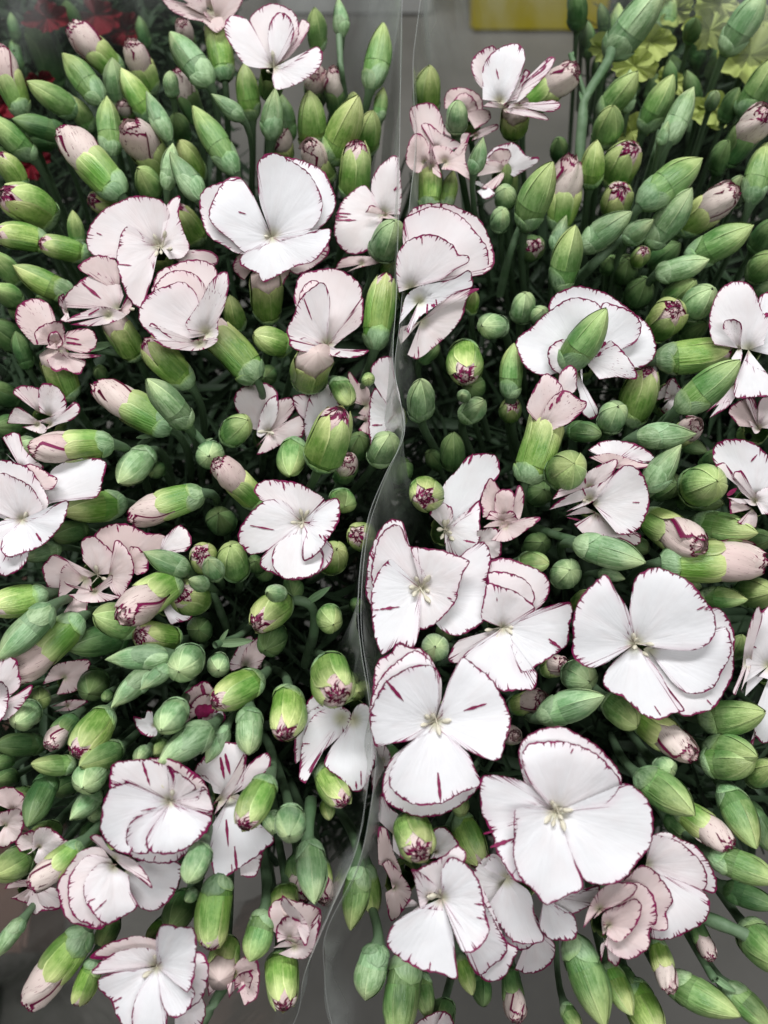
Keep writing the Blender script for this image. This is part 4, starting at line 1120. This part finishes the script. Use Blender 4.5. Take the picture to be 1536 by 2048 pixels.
# ------------------------------------------------------------------ every bud: tile, base x y, tip x y, width, kind+tone, layer
BUDS = {
'A': """110 660 -20 270 190 py n;690 400 430 180 180 py b;880 510 790 275 165 py b;600 610 370 315 165 c n;440 630 190 530 170 c n
670 600 695 375 150 cb b;890 690 730 435 155 cy b;370 770 95 730 145 cd n;530 745 445 595 125 c b;665 925 630 572 165 c n
1005 835 865 540 130 sb h;1395 1025 1140 628 175 c h;1245 505 1003 188 185 cb n;1010 560 1012 430 105 rb h;1440 695 1255 570 115 sb h
1480 690 1450 400 150 cy b;720 1160 345 755 235 py h;950 1010 770 765 225 py n;820 840 715 745 125 cb b;875 1160 850 998 170 c n
985 1125 1020 845 115 cb h;1195 1190 1003 895 155 sb f;1165 1060 1080 855 165 cy b;1065 825 1055 680 135 cd b;175 910 -25 715 165 c n
110 1115 15 925 145 oy n;300 1290 35 1180 245 oy n;725 1140 545 1225 160 oy b;1175 1430 1055 1240 175 oy b;455 1445 450 1258 112 c n
275 1420 -5 1395 175 oy n;515 1490 252 1450 165 oy n;1115 300 1080 145 125 pd k;1155 700 1060 425 155 pd k;60 1000 -20 880 120 cd b
300 800 120 880 130 cd k;780 700 730 630 110 pd k""",
'B': """395 275 388 82 135 c b;542 212 520 -5 108 sb n;708 532 787 132 172 c n;762 715 787 522 92 c b;110 805 160 552 155 sb h
360 860 360 575 185 cy n;450 920 655 615 225 cy h;660 890 735 685 165 cy b;505 640 500 428 145 pd k;370 600 400 428 165 pd k
205 930 160 785 155 py b;490 1020 325 875 175 py n;600 1170 640 865 215 oy n;1062 650 1050 422 185 cy b;1222 775 1220 603 142 rb f
1320 1015 1372 828 112 sb f;600 645 612 558 95 cy b;745 1515 880 1310 215 rb h;1495 1365 1470 1228 132 rb n;1545 1205 1465 1118 145 rb n
230 830 180 560 130 cd k;1150 1240 1200 1010 110 cy b;700 1340 740 1240 90 c b""",
'C': """610 290 890 -30 230 cb n;1310 280 1480 -10 190 cb b;430 140 375 -40 135 cd k;940 850 1095 515 155 cb n;910 855 932 728 78 sb h
590 850 580 645 185 c n;820 750 950 475 175 c b;560 650 745 468 175 c b;715 645 705 435 115 cb b;500 1090 500 855 152 cy n
650 1110 705 870 225 oy b;320 1350 355 940 210 py b;110 1330 245 990 215 c h;110 1390 160 1545 165 od k;275 1490 345 1272 105 sb n
445 1460 715 1272 175 cb n;775 1220 1145 935 215 c h;855 1430 1052 1145 205 cb n;700 1410 850 1315 135 sb h;710 1260 590 1120 205 oy b
1040 1340 1320 1140 205 py b;1375 1205 1325 1050 135 cb b;1080 1520 1412 1360 205 c n;1340 920 1480 680 215 pd n;1300 1005 1235 845 155 cd b
1430 1210 1530 840 165 c n;1410 650 1545 370 185 c b;770 1570 785 1465 115 oy b;1140 600 1030 440 110 cd q;120 590 400 440 190 py b
340 920 250 830 120 cd k;1490 1480 1536 1300 150 cd b;20 1100 -40 980 120 c b;980 540 930 380 105 cd q;1120 230 1060 130 110 cd k
1230 620 1190 560 90 cb b;1300 700 1330 540 120 cd k""",
'D': """425 260 95 105 175 cy n;90 180 -30 20 145 c n;100 310 -25 235 155 c n;105 570 -45 420 185 cd b;135 695 120 485 125 cd b
130 405 75 325 115 cd b;1392 475 1368 275 135 cy b;1120 800 870 545 215 oy n;1020 1060 545 790 235 py n;1095 1040 888 768 195 cb f
650 1140 180 1185 215 py f;235 1215 105 1125 145 rb h;880 1170 715 1390 195 rb n;1205 1165 1275 1250 182 rb n;925 1255 932 1345 112 rd b
1295 1115 1500 1005 185 r n;1535 1515 1270 1240 195 py h;560 760 620 700 100 cd k;300 330 240 290 110 cd k;470 640 520 560 120 cd k
60 900 -40 800 170 cd k;120 1010 -30 1080 150 cd k""",
'E': """245 565 15 510 185 ry n;735 590 805 148 205 oy n;810 160 870 25 185 cy b;688 715 702 802 88 r f;498 752 594 930 142 r n
390 1300 545 945 265 oy f;640 1240 652 1065 155 cd b;252 1105 242 1355 188 r n;525 1380 592 1205 150 pd b;730 1270 840 1072 190 rb n
905 1360 880 1220 170 rd b;1012 1005 1000 757 185 cb f;1272 515 1258 808 230 oy n;1530 435 1330 472 170 rb n;1245 1005 1395 885 155 sb n
1300 850 1220 870 85 sb h;1390 790 1245 835 155 rd b;1310 375 1322 245 95 cy n;995 655 1115 555 115 rd b;1210 1295 1190 1065 165 cd b
1042 1325 1008 1542 220 oy f;490 1415 590 1550 155 r b;240 1480 330 1430 120 cd k;1130 1290 1040 1180 120 cd q;60 700 130 800 140 cd k""",
'F': """325 230 378 -125 200 c h;85 425 90 245 158 rb n;155 435 215 335 115 rb n;340 690 560 360 215 c f;900 540 950 305 235 oy n
1070 410 1190 215 205 rb n;950 320 1090 185 165 c b;1055 525 1155 425 155 cd b;870 650 1308 590 215 oy n;1020 940 1345 660 215 c f
890 125 1165 78 155 cb n;750 1040 805 705 225 oy b;620 1085 622 885 185 rb h;360 1055 550 1095 142 rd n;280 1400 400 1200 250 r f
750 1105 1110 1085 175 sb h;1010 1160 1100 1000 160 py b;845 1430 1000 1150 175 sb f;1075 1500 1225 1295 265 r h;895 1445 995 1355 185 rd b
1475 180 1545 15 175 c n;20 880 30 555 155 c n;150 1470 210 1400 170 rd k;20 1010 8 875 145 oy b;740 180 640 60 170 cd k
800 330 760 150 180 cd k;1470 260 1545 200 110 cb b;640 110 560 60 120 cd k;1170 1300 1220 1170 110 cd k;980 1100 1160 1200 120 cd q;870 90 1000 -30 150 cd q""",
'G': """725 15 385 75 195 cy b;490 170 315 225 165 cd b;335 280 155 345 125 cb b;1180 410 1235 262 195 oy n;1390 490 1380 235 205 r n
1262 485 1250 315 145 sb f;1105 435 862 298 165 sb h;1020 460 735 710 245 py h;1225 525 1115 455 105 sb f;1200 670 1065 465 235 oy b
810 770 562 655 215 r n;1050 860 820 760 215 oy n;260 555 -35 625 195 oy n;290 630 0 945 205 cb h;450 700 80 1075 245 py n
730 825 425 865 195 cd b;1005 920 625 942 165 sb f;885 1025 675 1215 155 sb n;1005 978 838 1115 112 sb f;1150 865 1050 1055 222 rb f
1235 925 1345 1025 145 rb n;1545 1055 1265 1185 215 oy h;1065 1195 955 1378 195 rb f;1240 1355 945 1545 205 sb f;1335 1345 1225 1545 125 sb h
1460 1235 1482 1498 185 rb h;615 1245 478 1498 225 oy n;410 1290 320 1460 140 pd b;185 1220 115 1330 175 rb n;140 1190 318 1145 155 c b
225 1485 -5 1415 165 cd b;620 1130 650 1190 75 rd b;480 1060 620 1130 195 cd k;1200 -40 745 115 205 py n;1130 800 1230 730 170 cd k
950 1430 930 1500 100 c b;860 1480 820 1540 110 rb n;700 1500 480 1536 190 c n;1290 160 1330 60 190 cd k;1500 420 1530 330 120 cd b""",
'H': """205 582 85 518 122 sb f;235 595 20 745 225 oy n;425 645 540 765 175 r n;120 760 110 890 200 cd b;415 925 570 1185 278 oy f
210 1105 216 1395 238 oy h;705 265 595 165 185 oy b;435 440 540 245 195 ry b;1102 965 1080 785 178 rb f;1170 830 1120 740 130 cd b
230 480 280 580 150 cd b;560 1080 640 1060 110 cy k;620 1170 650 1100 120 cy b;840 1480 850 1545 90 cd b;60 440 130 400 130 cd k;600 650 660 600 100 cd k""",
'I': """165 360 182 195 175 cd b;65 360 245 372 135 r n;328 525 352 335 195 rb n;405 255 795 365 205 cb f;535 435 685 465 92 sb b
400 650 465 515 105 cy b;1120 125 1440 195 195 c n;840 80 1120 300 245 py n;900 370 1545 360 275 py n;1400 230 1545 220 165 cd b
1380 590 1545 500 205 c b;1145 580 1392 580 145 c b;1360 955 1350 775 115 c b;335 1045 515 1055 205 rb n;190 1310 555 1138 205 cb h
585 1175 755 1335 185 r n;780 1290 1070 1490 225 py n;1170 1340 1478 1205 225 c n;1190 1510 1445 1465 205 c n;30 1260 215 1120 165 py b
220 1050 340 920 140 py b;1020 0 1255 25 155 cd b;740 260 820 300 120 cd k;-30 1440 60 1330 130 py b;1060 560 1120 500 120 cd k""",
'J': """512 45 500 245 195 rb n;405 105 195 52 135 c n;240 155 200 410 175 cd n;545 245 412 372 135 sb n;560 390 520 340 90 cb b
155 640 -25 640 195 c n;440 550 180 755 165 py h;1132 545 1060 735 168 rb f;1232 710 1188 1095 225 oy n;1485 915 1408 1165 178 r n
490 1000 140 1450 235 py n;535 1165 430 1425 145 oy n;615 975 590 1095 135 c b;1105 820 1035 820 82 sb n;125 955 -15 1155 115 cb n
1060 840 950 970 185 cd b;905 980 825 1050 85 cy b;1510 170 1365 410 205 oy f;1530 350 1540 470 120 rb b;40 100 -20 30 110 cd b
60 200 -10 120 120 cd k;470 450 540 520 130 cd k;380 250 330 180 130 cd k""",
'K': """385 100 545 285 175 oy n;178 325 262 505 195 rb f;315 535 378 825 192 cb n;612 645 563 1000 168 c n;722 1095 648 1390 192 rb n
892 1170 828 1610 235 c n;955 1285 1005 1475 135 c b;875 390 985 560 245 oy h;1175 370 1295 630 185 oy b;82 915 18 1170 155 r n
148 1165 212 1410 205 oy n;1290 1305 1300 1412 122 cd b;1175 1175 1245 1345 115 cy n;1170 280 1190 360 115 r b;415 290 460 385 90 cy b
660 640 690 920 120 oy k;250 620 310 840 160 pd k;390 640 430 840 130 py k;560 120 520 60 100 cd k""",
'L': """950 135 972 55 132 rb n;825 170 1095 325 215 c h;1040 330 1318 520 175 py n;1325 225 1425 522 195 c n;1190 110 1445 10 225 r n
1500 230 1525 10 175 c n;1230 615 1570 710 185 c n;1300 795 1570 860 145 cd b;1440 1040 1610 1170 235 c n;445 1075 602 1508 235 c h
645 1225 755 1445 152 cy n;785 1355 910 1590 215 cy n;925 1085 972 1335 138 py n;990 1325 1348 1435 205 c n;1310 1350 1550 1550 165 c n
1145 975 1195 1155 118 pd b;105 1265 120 1485 145 pd b;395 1455 485 1550 105 c n;1420 300 1540 560 150 cd b;990 400 1180 560 150 pd k;700 1250 800 1350 120 cd b""",
}
KINDWORD = {'c': 'closed pointed bud', 'r': 'rounded closed bud', 's': 'slim bract-wrapped bud',
            'o': 'bud with burgundy petal tip', 'p': 'bud with furled petal cone'}
TONEWORD = {'g': 'mid-green', 'b': 'pale blue-green', 'y': 'yellow-green', 'd': 'dark green'}
GROUP = {'c': 'closed pointed buds', 'r': 'rounded closed buds', 's': 'slim bract-wrapped buds',
         'o': 'buds with petal tips showing', 'p': 'buds opening into a petal cone'}


USED = set()


def near_flowers(p):
    return [f[1] for f in sorted(FLOWERS, key=lambda f: math.hypot(f[2][0] - p[0], f[2][1] - p[1]))[:3]]


def bud(p0, p1, w, ty, tone, layer_m, label=None, group=None, stem_to=None, name='carnation_bud', dfix=None):
    cx, cy = (p0[0] + p1[0]) / 2, (p0[1] + p1[1]) / 2
    d = dfix if dfix is not None else float(canopy_depth(cy)) - layer_m + random.uniform(-.0025, .0025)
    mw, base, ax, wm, Lm = bud_matrix(p0, p1, w, ty, d)
    if label is None:
        size = ('small ' if w < 46 else 'plump ' if w > 76 else '') if ty != 's' else ''
        size = size or {'c': 'leaning ' if abs(p1[0] - p0[0]) > abs(p1[1] - p0[1]) else ''}.get(ty, '')
        where = 'lying over' if layer_m > .015 else 'half hidden beside' if layer_m < -.01 else 'beside'
        for nick in near_flowers((cx, cy)):
            label = f'{size}{TONEWORD[tone]} {KINDWORD[ty]} {where} {nick}'
            if len(label.split()) > 16: label = f'{TONEWORD[tone]} {KINDWORD[ty]} by {nick}'
            if label not in USED: break
        USED.add(label)
    root = empty(name, mw, label, 'flower bud', group or GROUP[ty])
    place_set(bud_set(ty, tone, random.randrange(5)), root)
    sp = stem_points(base, ax, cx, stem_to)
    r0 = 0.0011 if w < 46 else 0.0015
    rad = np.interp(np.linspace(0, 1, len(sp)), [0, .06, .2, 1], [r0 * 1.9, r0 * 1.2, r0, r0 * 1.1])
    link('stem', tube_mesh('stem', to_local(sp, mw), 1.0, M['stem']) if False else stem_local(sp, rad, mw), root)
    return root


def stem_local(sp, rad, mw):
    me = tube_mesh('stem', sp, rad, M['stem'])
    me.transform(mw.inverted())
    return me


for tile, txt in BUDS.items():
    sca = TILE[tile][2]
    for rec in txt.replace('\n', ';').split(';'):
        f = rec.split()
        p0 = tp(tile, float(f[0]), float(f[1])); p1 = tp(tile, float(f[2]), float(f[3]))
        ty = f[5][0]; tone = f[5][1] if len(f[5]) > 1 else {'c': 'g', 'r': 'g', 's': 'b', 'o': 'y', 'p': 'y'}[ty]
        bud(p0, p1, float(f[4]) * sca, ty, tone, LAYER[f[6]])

# ------------------------------------------------------------------ branching stalks that show between the heads
def stalk(path, depth_off, r, label, leaves=()):
    pts2 = catmull([np.array(p[:2], float) for p in path], 6)
    k = np.linspace(0, 1, len(pts2))
    do = np.interp(k, np.linspace(0, 1, len(path)), [p[2] for p in path])
    W = np.array([unproj(p[0], p[1], float(canopy_depth(p[1])) + (depth_off + o) / 1000) for p, o in zip(pts2, do)])
    root = empty('flower_stalk', Matrix.Translation(Vector(W[0])), label, 'stalk', 'bare stalks between the buds')
    rr = np.full(len(W), r) * (1 + 0.10 * np.sin(k * 9))
    link('stem', tube_mesh('stem', W - W[0], rr, M['stem']), root)
    for (i, ang, ln) in leaves:
        j = int(i * (len(W) - 1))
        a = W[j]
        d = CR @ np.array([math.cos(ang), math.sin(ang), 0.25])
        s = CR @ np.array([-math.sin(ang), math.cos(ang), 0.0])
        t = np.linspace(0, 1, 8)[:, None]; e = np.linspace(-1, 1, 5)[None]
        wid = ln * 0.13 * np.sin(np.clip(t * .85 + .15, 0, 1) * math.pi) ** .7
        P = (a - W[0])[None, None] + d * (t * ln)[..., None] + s * (wid * e)[..., None] + (CR @ np.array([0, 0, 1.0])) * (np.abs(e) * wid * .6 - t * t * ln * .15)[..., None]
        link('leaf', grid_mesh('leaf', P, [M['bract_b']], {'fan': np.stack([(e + 1) / 2 + 0 * t, t * .5 + 0 * e], -1)}), root)


stalk([(1158, 330, 22), (1165, 240, 10), (1172, 195, 6), (1215, 125, 4), (1222, 100, 4)], 4, .0021, 'forked green stalk carrying the large tilted bud by the grey floor', [(.42, 1.9, .006)])
stalk([(1172, 200, 6), (1160, 160, 5), (1141, 108, 4)], 4, .0011, 'thin bare twig rising from the forked stalk', [(.98, 1.4, .003)])
stalk([(1135, 580, 50), (1190, 525, 12), (1240, 480, 4), (1275, 445, 2)], 4, .0020, 'thick bluish stalk running between two leaning pointed buds', [(.2, 2.4, .009)])
stalk([(1285, 400, 50), (1314, 300, 6), (1325, 260, 0)], 4, .0020, 'upright pale stalk under the paired pointed buds')
stalk([(700, 260, 50), (683, 140, 4), (678, 70, 0)], 4, .0013, 'long thin stalk holding up the slim pale bud')
stalk([(1000, 590, 50), (1022, 500, 14), (1050, 440, 4)], 4, .0016, 'leaning stalk behind the small round buds')
stalk([(410, 890, 6), (385, 860, 2), (365, 845, 0)], -2, .0013, 'short pale stalk joining two round buds', [(.1, .4, .004)])
stalk([(280, 890, 30), (310, 870, 12), (345, 850, 6)], 2, .0012, 'slanting thin stalk over the dark gap', [(.5, 3.3, .007), (.2, .6, .006)])
stalk([(455, 1260, 60), (428, 1190, 14), (415, 1160, 4)], 2, .0014, 'blue-green stalk carrying a cluster of small pale buds', [(.9, 2.3, .005)])
stalk([(430, 1290, 14), (480, 1270, 22), (520, 1230, 60)], 2, .0013, 'side stalk with pointed bracts in the dark gap', [(.15, .1, .012), (.1, 1.0, .006)])
stalk([(610, 1330, 60), (628, 1260, 16), (620, 1210, 8), (565, 1195, 4)], 2, .0017, 'bent green stalk under a small round bud', [(.75, .6, .010)])
stalk([(1050, 1050, 46), (1112, 1070, 8), (1155, 1085, -4)], -6, .0016, 'short pale stalk of the large front bud', [(.4, .2, .006)])
stalk([(1300, 870, 46), (1340, 828, 8), (1370, 815, -4)], -10, .0014, 'short stalk behind the leaning oval bud')
stalk([(612, 1700, 4), (618, 1650, 8), (622, 1600, 16)], -2, .0019, 'pale straight stalk of a hanging pointed bud')
stalk([(1350, 1820, 40), (1405, 1920, 8), (1430, 1960, 0)], 4, .0013, 'dark thin stalk crossing above the floor', [(.9, -.6, .009)])
stalk([(1410, 1835, 10), (1470, 1860, 4), (1510, 1880, 0)], 0, .0021, 'thick blue-green stalk of a hanging bud', [(.6, -.4, .012)])
stalk([(390, 2070, 12), (425, 2010, 16), (470, 1940, 40)], 0, .0018, 'pale stalk slanting in by the lowest white flower')
stalk([(150, 720, 18), (170, 700, 14), (260, 710, 22)], 0, .0012, 'thin grey stalk below the crumpled pink flower', [(.5, .2, .012)])

# ------------------------------------------------------------------ what lies behind: a yellow bunch and a dark red bunch
def back_flower(px, py, d, rad, m, label, group, n=7, spread=1.0):
    loc = unproj(px, py, d)
    rs = np.random.default_rng(int(px * 3 + py))
    root = empty('background_flower', Matrix.Translation(Vector(loc)), label, 'flower', group)
    for i in range(n):
        a = 6.283 * i / n + rs.uniform(-.4, .4)
        hw = rs.uniform(.6, .95)
        R = rad * rs.uniform(.7, 1.15)
        out = []
        for t in np.linspace(-1, 1, 9):
            rr = R * (1 - .30 * abs(t) ** 3) * (1 + rs.uniform(-.10, .10))
            out.append((px + rr * math.cos(a + hw * t), py - rr * math.sin(a + hw * t) * .85))
        k = mpp(d) * 1000
        base = (px, py)
        me_before = len(bpy.data.meshes)
        o = petal_plain(root, loc, base, out, d, i, rs.uniform(1, 14) * spread, m, rs)
    ax = np.array([0, 0, 1.0])
    link('stem', tube_mesh('stem', stem_back(loc) - loc, .0016, M['stem']), root)


def stem_back(p):
    p = np.asarray(p)
    return bez(p, p + np.array([0, 0, -.05]), p + np.array([0, 0, -.12]), p + np.array([0, 0, -.25]), 6)


def petal_plain(root, loc, base, out, d, idx, h, m, rs):
    C = catmull(np.array(out), 4); base = np.array(base)
    rho = np.linspace(0, 1, 6)
    X = base + rho[None, :, None] * (C - base)[:, None]
    u = np.linspace(-1, 1, len(C))[:, None]
    z = h * rho[None] ** .8 + idx * .8 + 1.6 * rho[None] ** 2 * np.sin(u * 7 + rs.uniform(0, 6))
    W = unproj(X[..., 0], X[..., 1], d - z / 1000) - loc
    return link('petal', grid_mesh('petal', W, [M[m]]), root)


for (x, y, r, d) in [(1268, 132, 56, .51), (1300, 85, 46, .52), (1420, 60, 52, .52), (1500, 110, 62, .515), (1210, 100, 36, .53),
                     (1262, 262, 44, .49), (1425, 218, 42, .50), (1440, 8, 46, .54), (1350, 20, 44, .54), (1525, 40, 46, .54), (1345, 165, 38, .51)]:
    back_flower(x, y, d, r, 'petal_yellow', 'pale lime-yellow flower in the bunch behind, among grey-green buds', 'yellow flowers of the bunch behind', 6, 1.4)
for (x, y, r, d) in [(95, 36, 46, .55), (14, 205, 44, .53), (78, 165, 30, .54), (62, 330, 40, .53), (190, 30, 50, .60), (250, 60, 44, .61)]:
    back_flower(x, y, d, r, 'petal_red', 'deep red flower in the shaded bunch behind the film', 'red flowers of the bunch behind', 6, 1.2)
for (x0, y0, x1, y1, w) in [(1350, 200, 1345, 110, 44), (1400, 130, 1392, 40, 46), (1330, 70, 1340, -10, 44), (1270, 190, 1262, 120, 36),
                            (1160, 60, 1150, -30, 40), (1215, 60, 1195, 15, 30), (1180, 110, 1170, 50, 34), (1240, 90, 1235, 10, 38),
                            (1420, 160, 1460, 70, 46), (1380, 260, 1395, 170, 44), (1480, 250, 1510, 160, 46), (1345, 190, 1330, 140, 30),
                            (1300, 200, 1310, 150, 34), (1500, 60, 1510, -20, 42), (1440, 120, 1455, 50, 40), (1200, 170, 1195, 110, 34), (1465, 300, 1490, 230, 40)]:
    bud((x0, y0), (x1, y1), w, random.choice('ccr'), random.choice('gdd'), 0, 'shaded green bud of the yellow-flowered bunch behind',
        'buds of the yellow bunch behind', name='background_bud', dfix=random.uniform(.505, .56),
        stem_to=unproj((x0 + x1) / 2, y0 + 160, .66))
for (x0, y0, x1, y1, w) in [(95, 160, 95, 75, 60), (30, 80, 25, 30, 26), (40, 140, 25, 75, 30), (150, 60, 140, 10, 44), (290, 90, 282, 40, 30)]:
    bud((x0, y0), (x1, y1), w, 't' if w == 60 else 'c', 'd', 0, 'dim green calyx of the shaded red bunch behind the film' if w == 60 else 'dim green bud of the shaded red bunch behind the film',
        'buds of the red bunch behind', name='background_bud', dfix=random.uniform(.54, .6), stem_to=unproj((x0 + x1) / 2, y0 + 160, .72))

# ------------------------------------------------------------------ leaves and stems massed under the flower heads (nobody could count them)
def leaf_mass(name, label, count, xr, yr, zr, m, seed, up=.5, ln=(.03, .075)):
    rs = np.random.default_rng(seed)
    V, F = [], []
    for _ in range(count):
        px, py = rs.uniform(*xr), rs.uniform(*yr)
        d0 = float(canopy_depth(py)) + rs.uniform(*zr)
        p = unproj(px, py, d0)
        dirv = rs.normal(0, 1, 3); dirv[2] = abs(dirv[2]) * up + .2; dirv /= np.linalg.norm(dirv)
        side = np.cross(dirv, rs.normal(0, 1, 3)); side /= np.linalg.norm(side)
        nrm = np.cross(dirv, side)
        L = rs.uniform(*ln); w = rs.uniform(.0012, .0032)
        b = len(V)
        for t, ww in ((0, .6), (.35, 1), (.7, .75), (1, .05)):
            c = p + dirv * L * (t - .5) + nrm * (t * t) * L * .25
            V += [(c - side * w * ww).tolist(), (c + nrm * w * .35).tolist(), (c + side * w * ww).tolist()]
        for j in range(3):
            for q in range(2):
                F.append([b + j * 3 + q, b + j * 3 + q + 1, b + j * 3 + q + 4, b + j * 3 + q + 3])
    me = raw_mesh(name, V, F, [M[m]])
    link(name, me, kind='stuff', label=label, category='foliage')


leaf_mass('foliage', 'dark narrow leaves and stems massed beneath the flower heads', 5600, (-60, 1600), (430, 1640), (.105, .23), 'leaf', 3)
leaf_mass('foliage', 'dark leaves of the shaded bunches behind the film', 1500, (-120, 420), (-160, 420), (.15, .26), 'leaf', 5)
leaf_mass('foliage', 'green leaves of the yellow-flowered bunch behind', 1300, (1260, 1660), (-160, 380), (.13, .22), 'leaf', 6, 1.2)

# ------------------------------------------------------------------ clear film sleeves round the two bunches
fm, nt, out = mat('clear_film')
n = N(nt)
geo = n.new('ShaderNodeTexCoord')
wr = n.noise(geo.outputs['Object'], 22, 3)
bmp = n.new('ShaderNodeBump'); bmp.inputs['Strength'].default_value = .35; bmp.inputs['Distance'].default_value = .004
n.link(wr, bmp.inputs['Height'])
tr = n.new('ShaderNodeBsdfTransparent'); tr.inputs[0].default_value = (.965, .97, .965, 1)
gl = n.new('ShaderNodeBsdfGlossy'); gl.inputs['Roughness'].default_value = .16
n.link(bmp.outputs[0], gl.inputs['Normal'])
fr = n.new('ShaderNodeFresnel'); fr.inputs[0].default_value = 1.42
hz = n.new('ShaderNodeBsdfDiffuse'); hz.inputs[0].default_value = (.8, .82, .8, 1)
m1 = n.new('ShaderNodeMixShader'); n.link(n.math('MULTIPLY', fr.outputs[0], .55), m1.inputs[0])
n.link(tr.outputs[0], m1.inputs[1]); n.link(gl.outputs[0], m1.inputs[2])
m2 = n.new('ShaderNodeMixShader')
mp = n.new('ShaderNodeMapping'); mp.inputs['Scale'].default_value = (1, 1, .12); n.link(geo.outputs['Object'], mp.inputs[0])
n.link(n.math('MULTIPLY', n.smooth(n.noise(mp.outputs[0], 60, 4), .35, .68, .22, 1.0), n.smooth(n.new('ShaderNodeAttribute', attribute_name='down').outputs['Fac'], .03, .30, .46, .010)), m2.inputs[0])  # milky glare painted as pale streaky haze, strongest near the top edge
n.link(m1.outputs[0], m2.inputs[1]); n.link(hz.outputs[0], m2.inputs[2])
n.link(m2.outputs[0], out.inputs[0])
em, nt, out = mat('film_edge')
n = N(nt)
tr = n.new('ShaderNodeBsdfTransparent')
gl = n.new('ShaderNodeBsdfPrincipled'); gl.inputs['Base Color'].default_value = (.72, .74, .72, 1); gl.inputs['Roughness'].default_value = .25
mx = n.new('ShaderNodeMixShader'); mx.inputs[0].default_value = .18
n.link(tr.outputs[0], mx.inputs[1]); n.link(gl.outputs[0], mx.inputs[2]); n.link(mx.outputs[0], out.inputs[0])


def sleeve(label, path, axis_px, drop, pull, seed, edge_n):
    """top edge loop (photo px, mm above canopy) -> tapering open sleeve"""
    rs = np.random.default_rng(seed)
    c = catmull(np.array(path, float)[:, :2], 8)
    kk = np.linspace(0, 1, len(c))
    up = np.interp(kk, np.linspace(0, 1, len(path)), [p[2] for p in path])
    top = np.array([unproj(p[0], p[1], float(canopy_depth(p[1])) - u / 1000) for p, u in zip(c, up)])
    ax = unproj(axis_px[0], axis_px[1], float(canopy_depth(axis_px[1])))
    rows = np.linspace(0, 1, 14)
    P = np.empty((len(top), 14, 3))
    ph = rs.uniform(0, 6, 4)
    for j, r in enumerate(rows):
        q = top.copy()
        q[:, 2] -= drop * r
        tgt = ax[:2]
        q[:, :2] += (tgt - q[:, :2]) * (pull * r ** 1.3)
        wob = .0022 * np.sin(kk * 60 + ph[0] + r * 3) + .0016 * np.sin(kk * 131 + ph[1] + r * 7)
        q[:, 0] += wob * min(1, r * 3 + .15); q[:, 1] += wob * .5
        P[:, j] = q
    o = top[0].copy()
    root = empty('film_sleeve', Matrix.Translation(Vector(o)), label, 'film sleeve', 'clear film sleeves')
    link('film_wall', grid_mesh('film_wall', P - o, [fm], attrs={'down': np.tile(rows, len(top))}), root)
    link('film_rim', tube_mesh('film_rim', top - o, .00011, em, 6), root)
    return root, P


lp = [(806, -60, 30), (802, 100, 26), (799, 300, 26), (797, 430, 26), (792, 600, 26), (786, 720, 24), (800, 800, 24), (808, 870, 22), (770, 950, 24), (738, 1030, 26),
      (722, 1120, 28), (716, 1220, 28), (722, 1300, 28), (738, 1400, 28), (744, 1490, 26), (734, 1580, 22), (712, 1700, 16), (662, 1820, 12), (610, 1945, 10), (580, 2060, 10),
      (420, 2260, 0), (100, 2330, -20), (-300, 2000, -10), (-420, 1200, 0), (-330, 300, 0), (-150, -120, 10), (250, -260, 20), (600, -230, 25), (806, -60, 30)]
L_root, LP = sleeve('clear film sleeve around the bunch with the saucer flower', lp, (400, 1150), .22, .50, 4, 0)
rp = [(850, -60, 30), (833, 60, 26), (826, 140, 24), (830, 300, 24), (818, 420, 18), (800, 640, 20), (790, 740, 18), (806, 860, 18), (760, 985, 20), (733, 1080, 22),
      (722, 1240, 22), (740, 1385, 22), (752, 1500, 20), (742, 1610, 18), (716, 1730, 12), (655, 1857, 8), (648, 1930, 4), (668, 2060, 0),
      (760, 2260, -10), (1200, 2350, -20), (1800, 2150, -10), (2000, 1300, 0), (1900, 300, 0), (1500, -190, 20), (1100, -230, 25), (850, -60, 30)]
R_root, RP = sleeve('clear film sleeve around the bunch with the largest flower', rp, (1150, 1200), .22, .50, 8, 0)

# droplets clinging to the back of the left sleeve
rs = np.random.default_rng(11)
V, F = [], []
th = np.linspace(0, 2 * math.pi, 7, endpoint=False)
o = np.array(L_root.matrix_world.translation)
ii = [i for i in range(len(LP)) if LP[i, 0, 1] > .19 and LP[i, 0, 0] < .0]
for _ in range(70):
    i = ii[rs.integers(len(ii))]; j = rs.integers(0, 9); fx, fy = rs.uniform(0, 1, 2)
    i2 = min(i + 1, len(LP) - 1)
    p = (LP[i, j] * (1 - fx) + LP[i2, j] * fx) * (1 - fy) + (LP[i, j + 1] * (1 - fx) + LP[i2, j + 1] * fx) * fy - o
    r = rs.uniform(.0003, .0008); b = len(V)
    for zz, rr in ((-.5, .86), (0, 1), (.5, .86)):
        V += [(p + r * (rr * np.cos(t) * np.array([1, 0, 0]) + rr * np.sin(t) * np.array([0, 0, 1]) + zz * np.array([0, 1, 0]))).tolist() for t in th]
    for k in range(2):
        for t in range(7):
            F.append([b + k * 7 + t, b + k * 7 + (t + 1) % 7, b + k * 7 + 7 + (t + 1) % 7, b + k * 7 + 7 + t])
    F.append([b + t for t in range(7)][::-1]); F.append([b + 14 + t for t in range(7)])
dm, nt, out = mat('water')
n = N(nt)
g = n.new('ShaderNodeBsdfGlass'); g.inputs['IOR'].default_value = 1.33; g.inputs['Roughness'].default_value = .02
n.link(g.outputs[0], out.inputs[0])
link('droplets', raw_mesh('droplets', V, F, [dm]), L_root, kind='stuff')
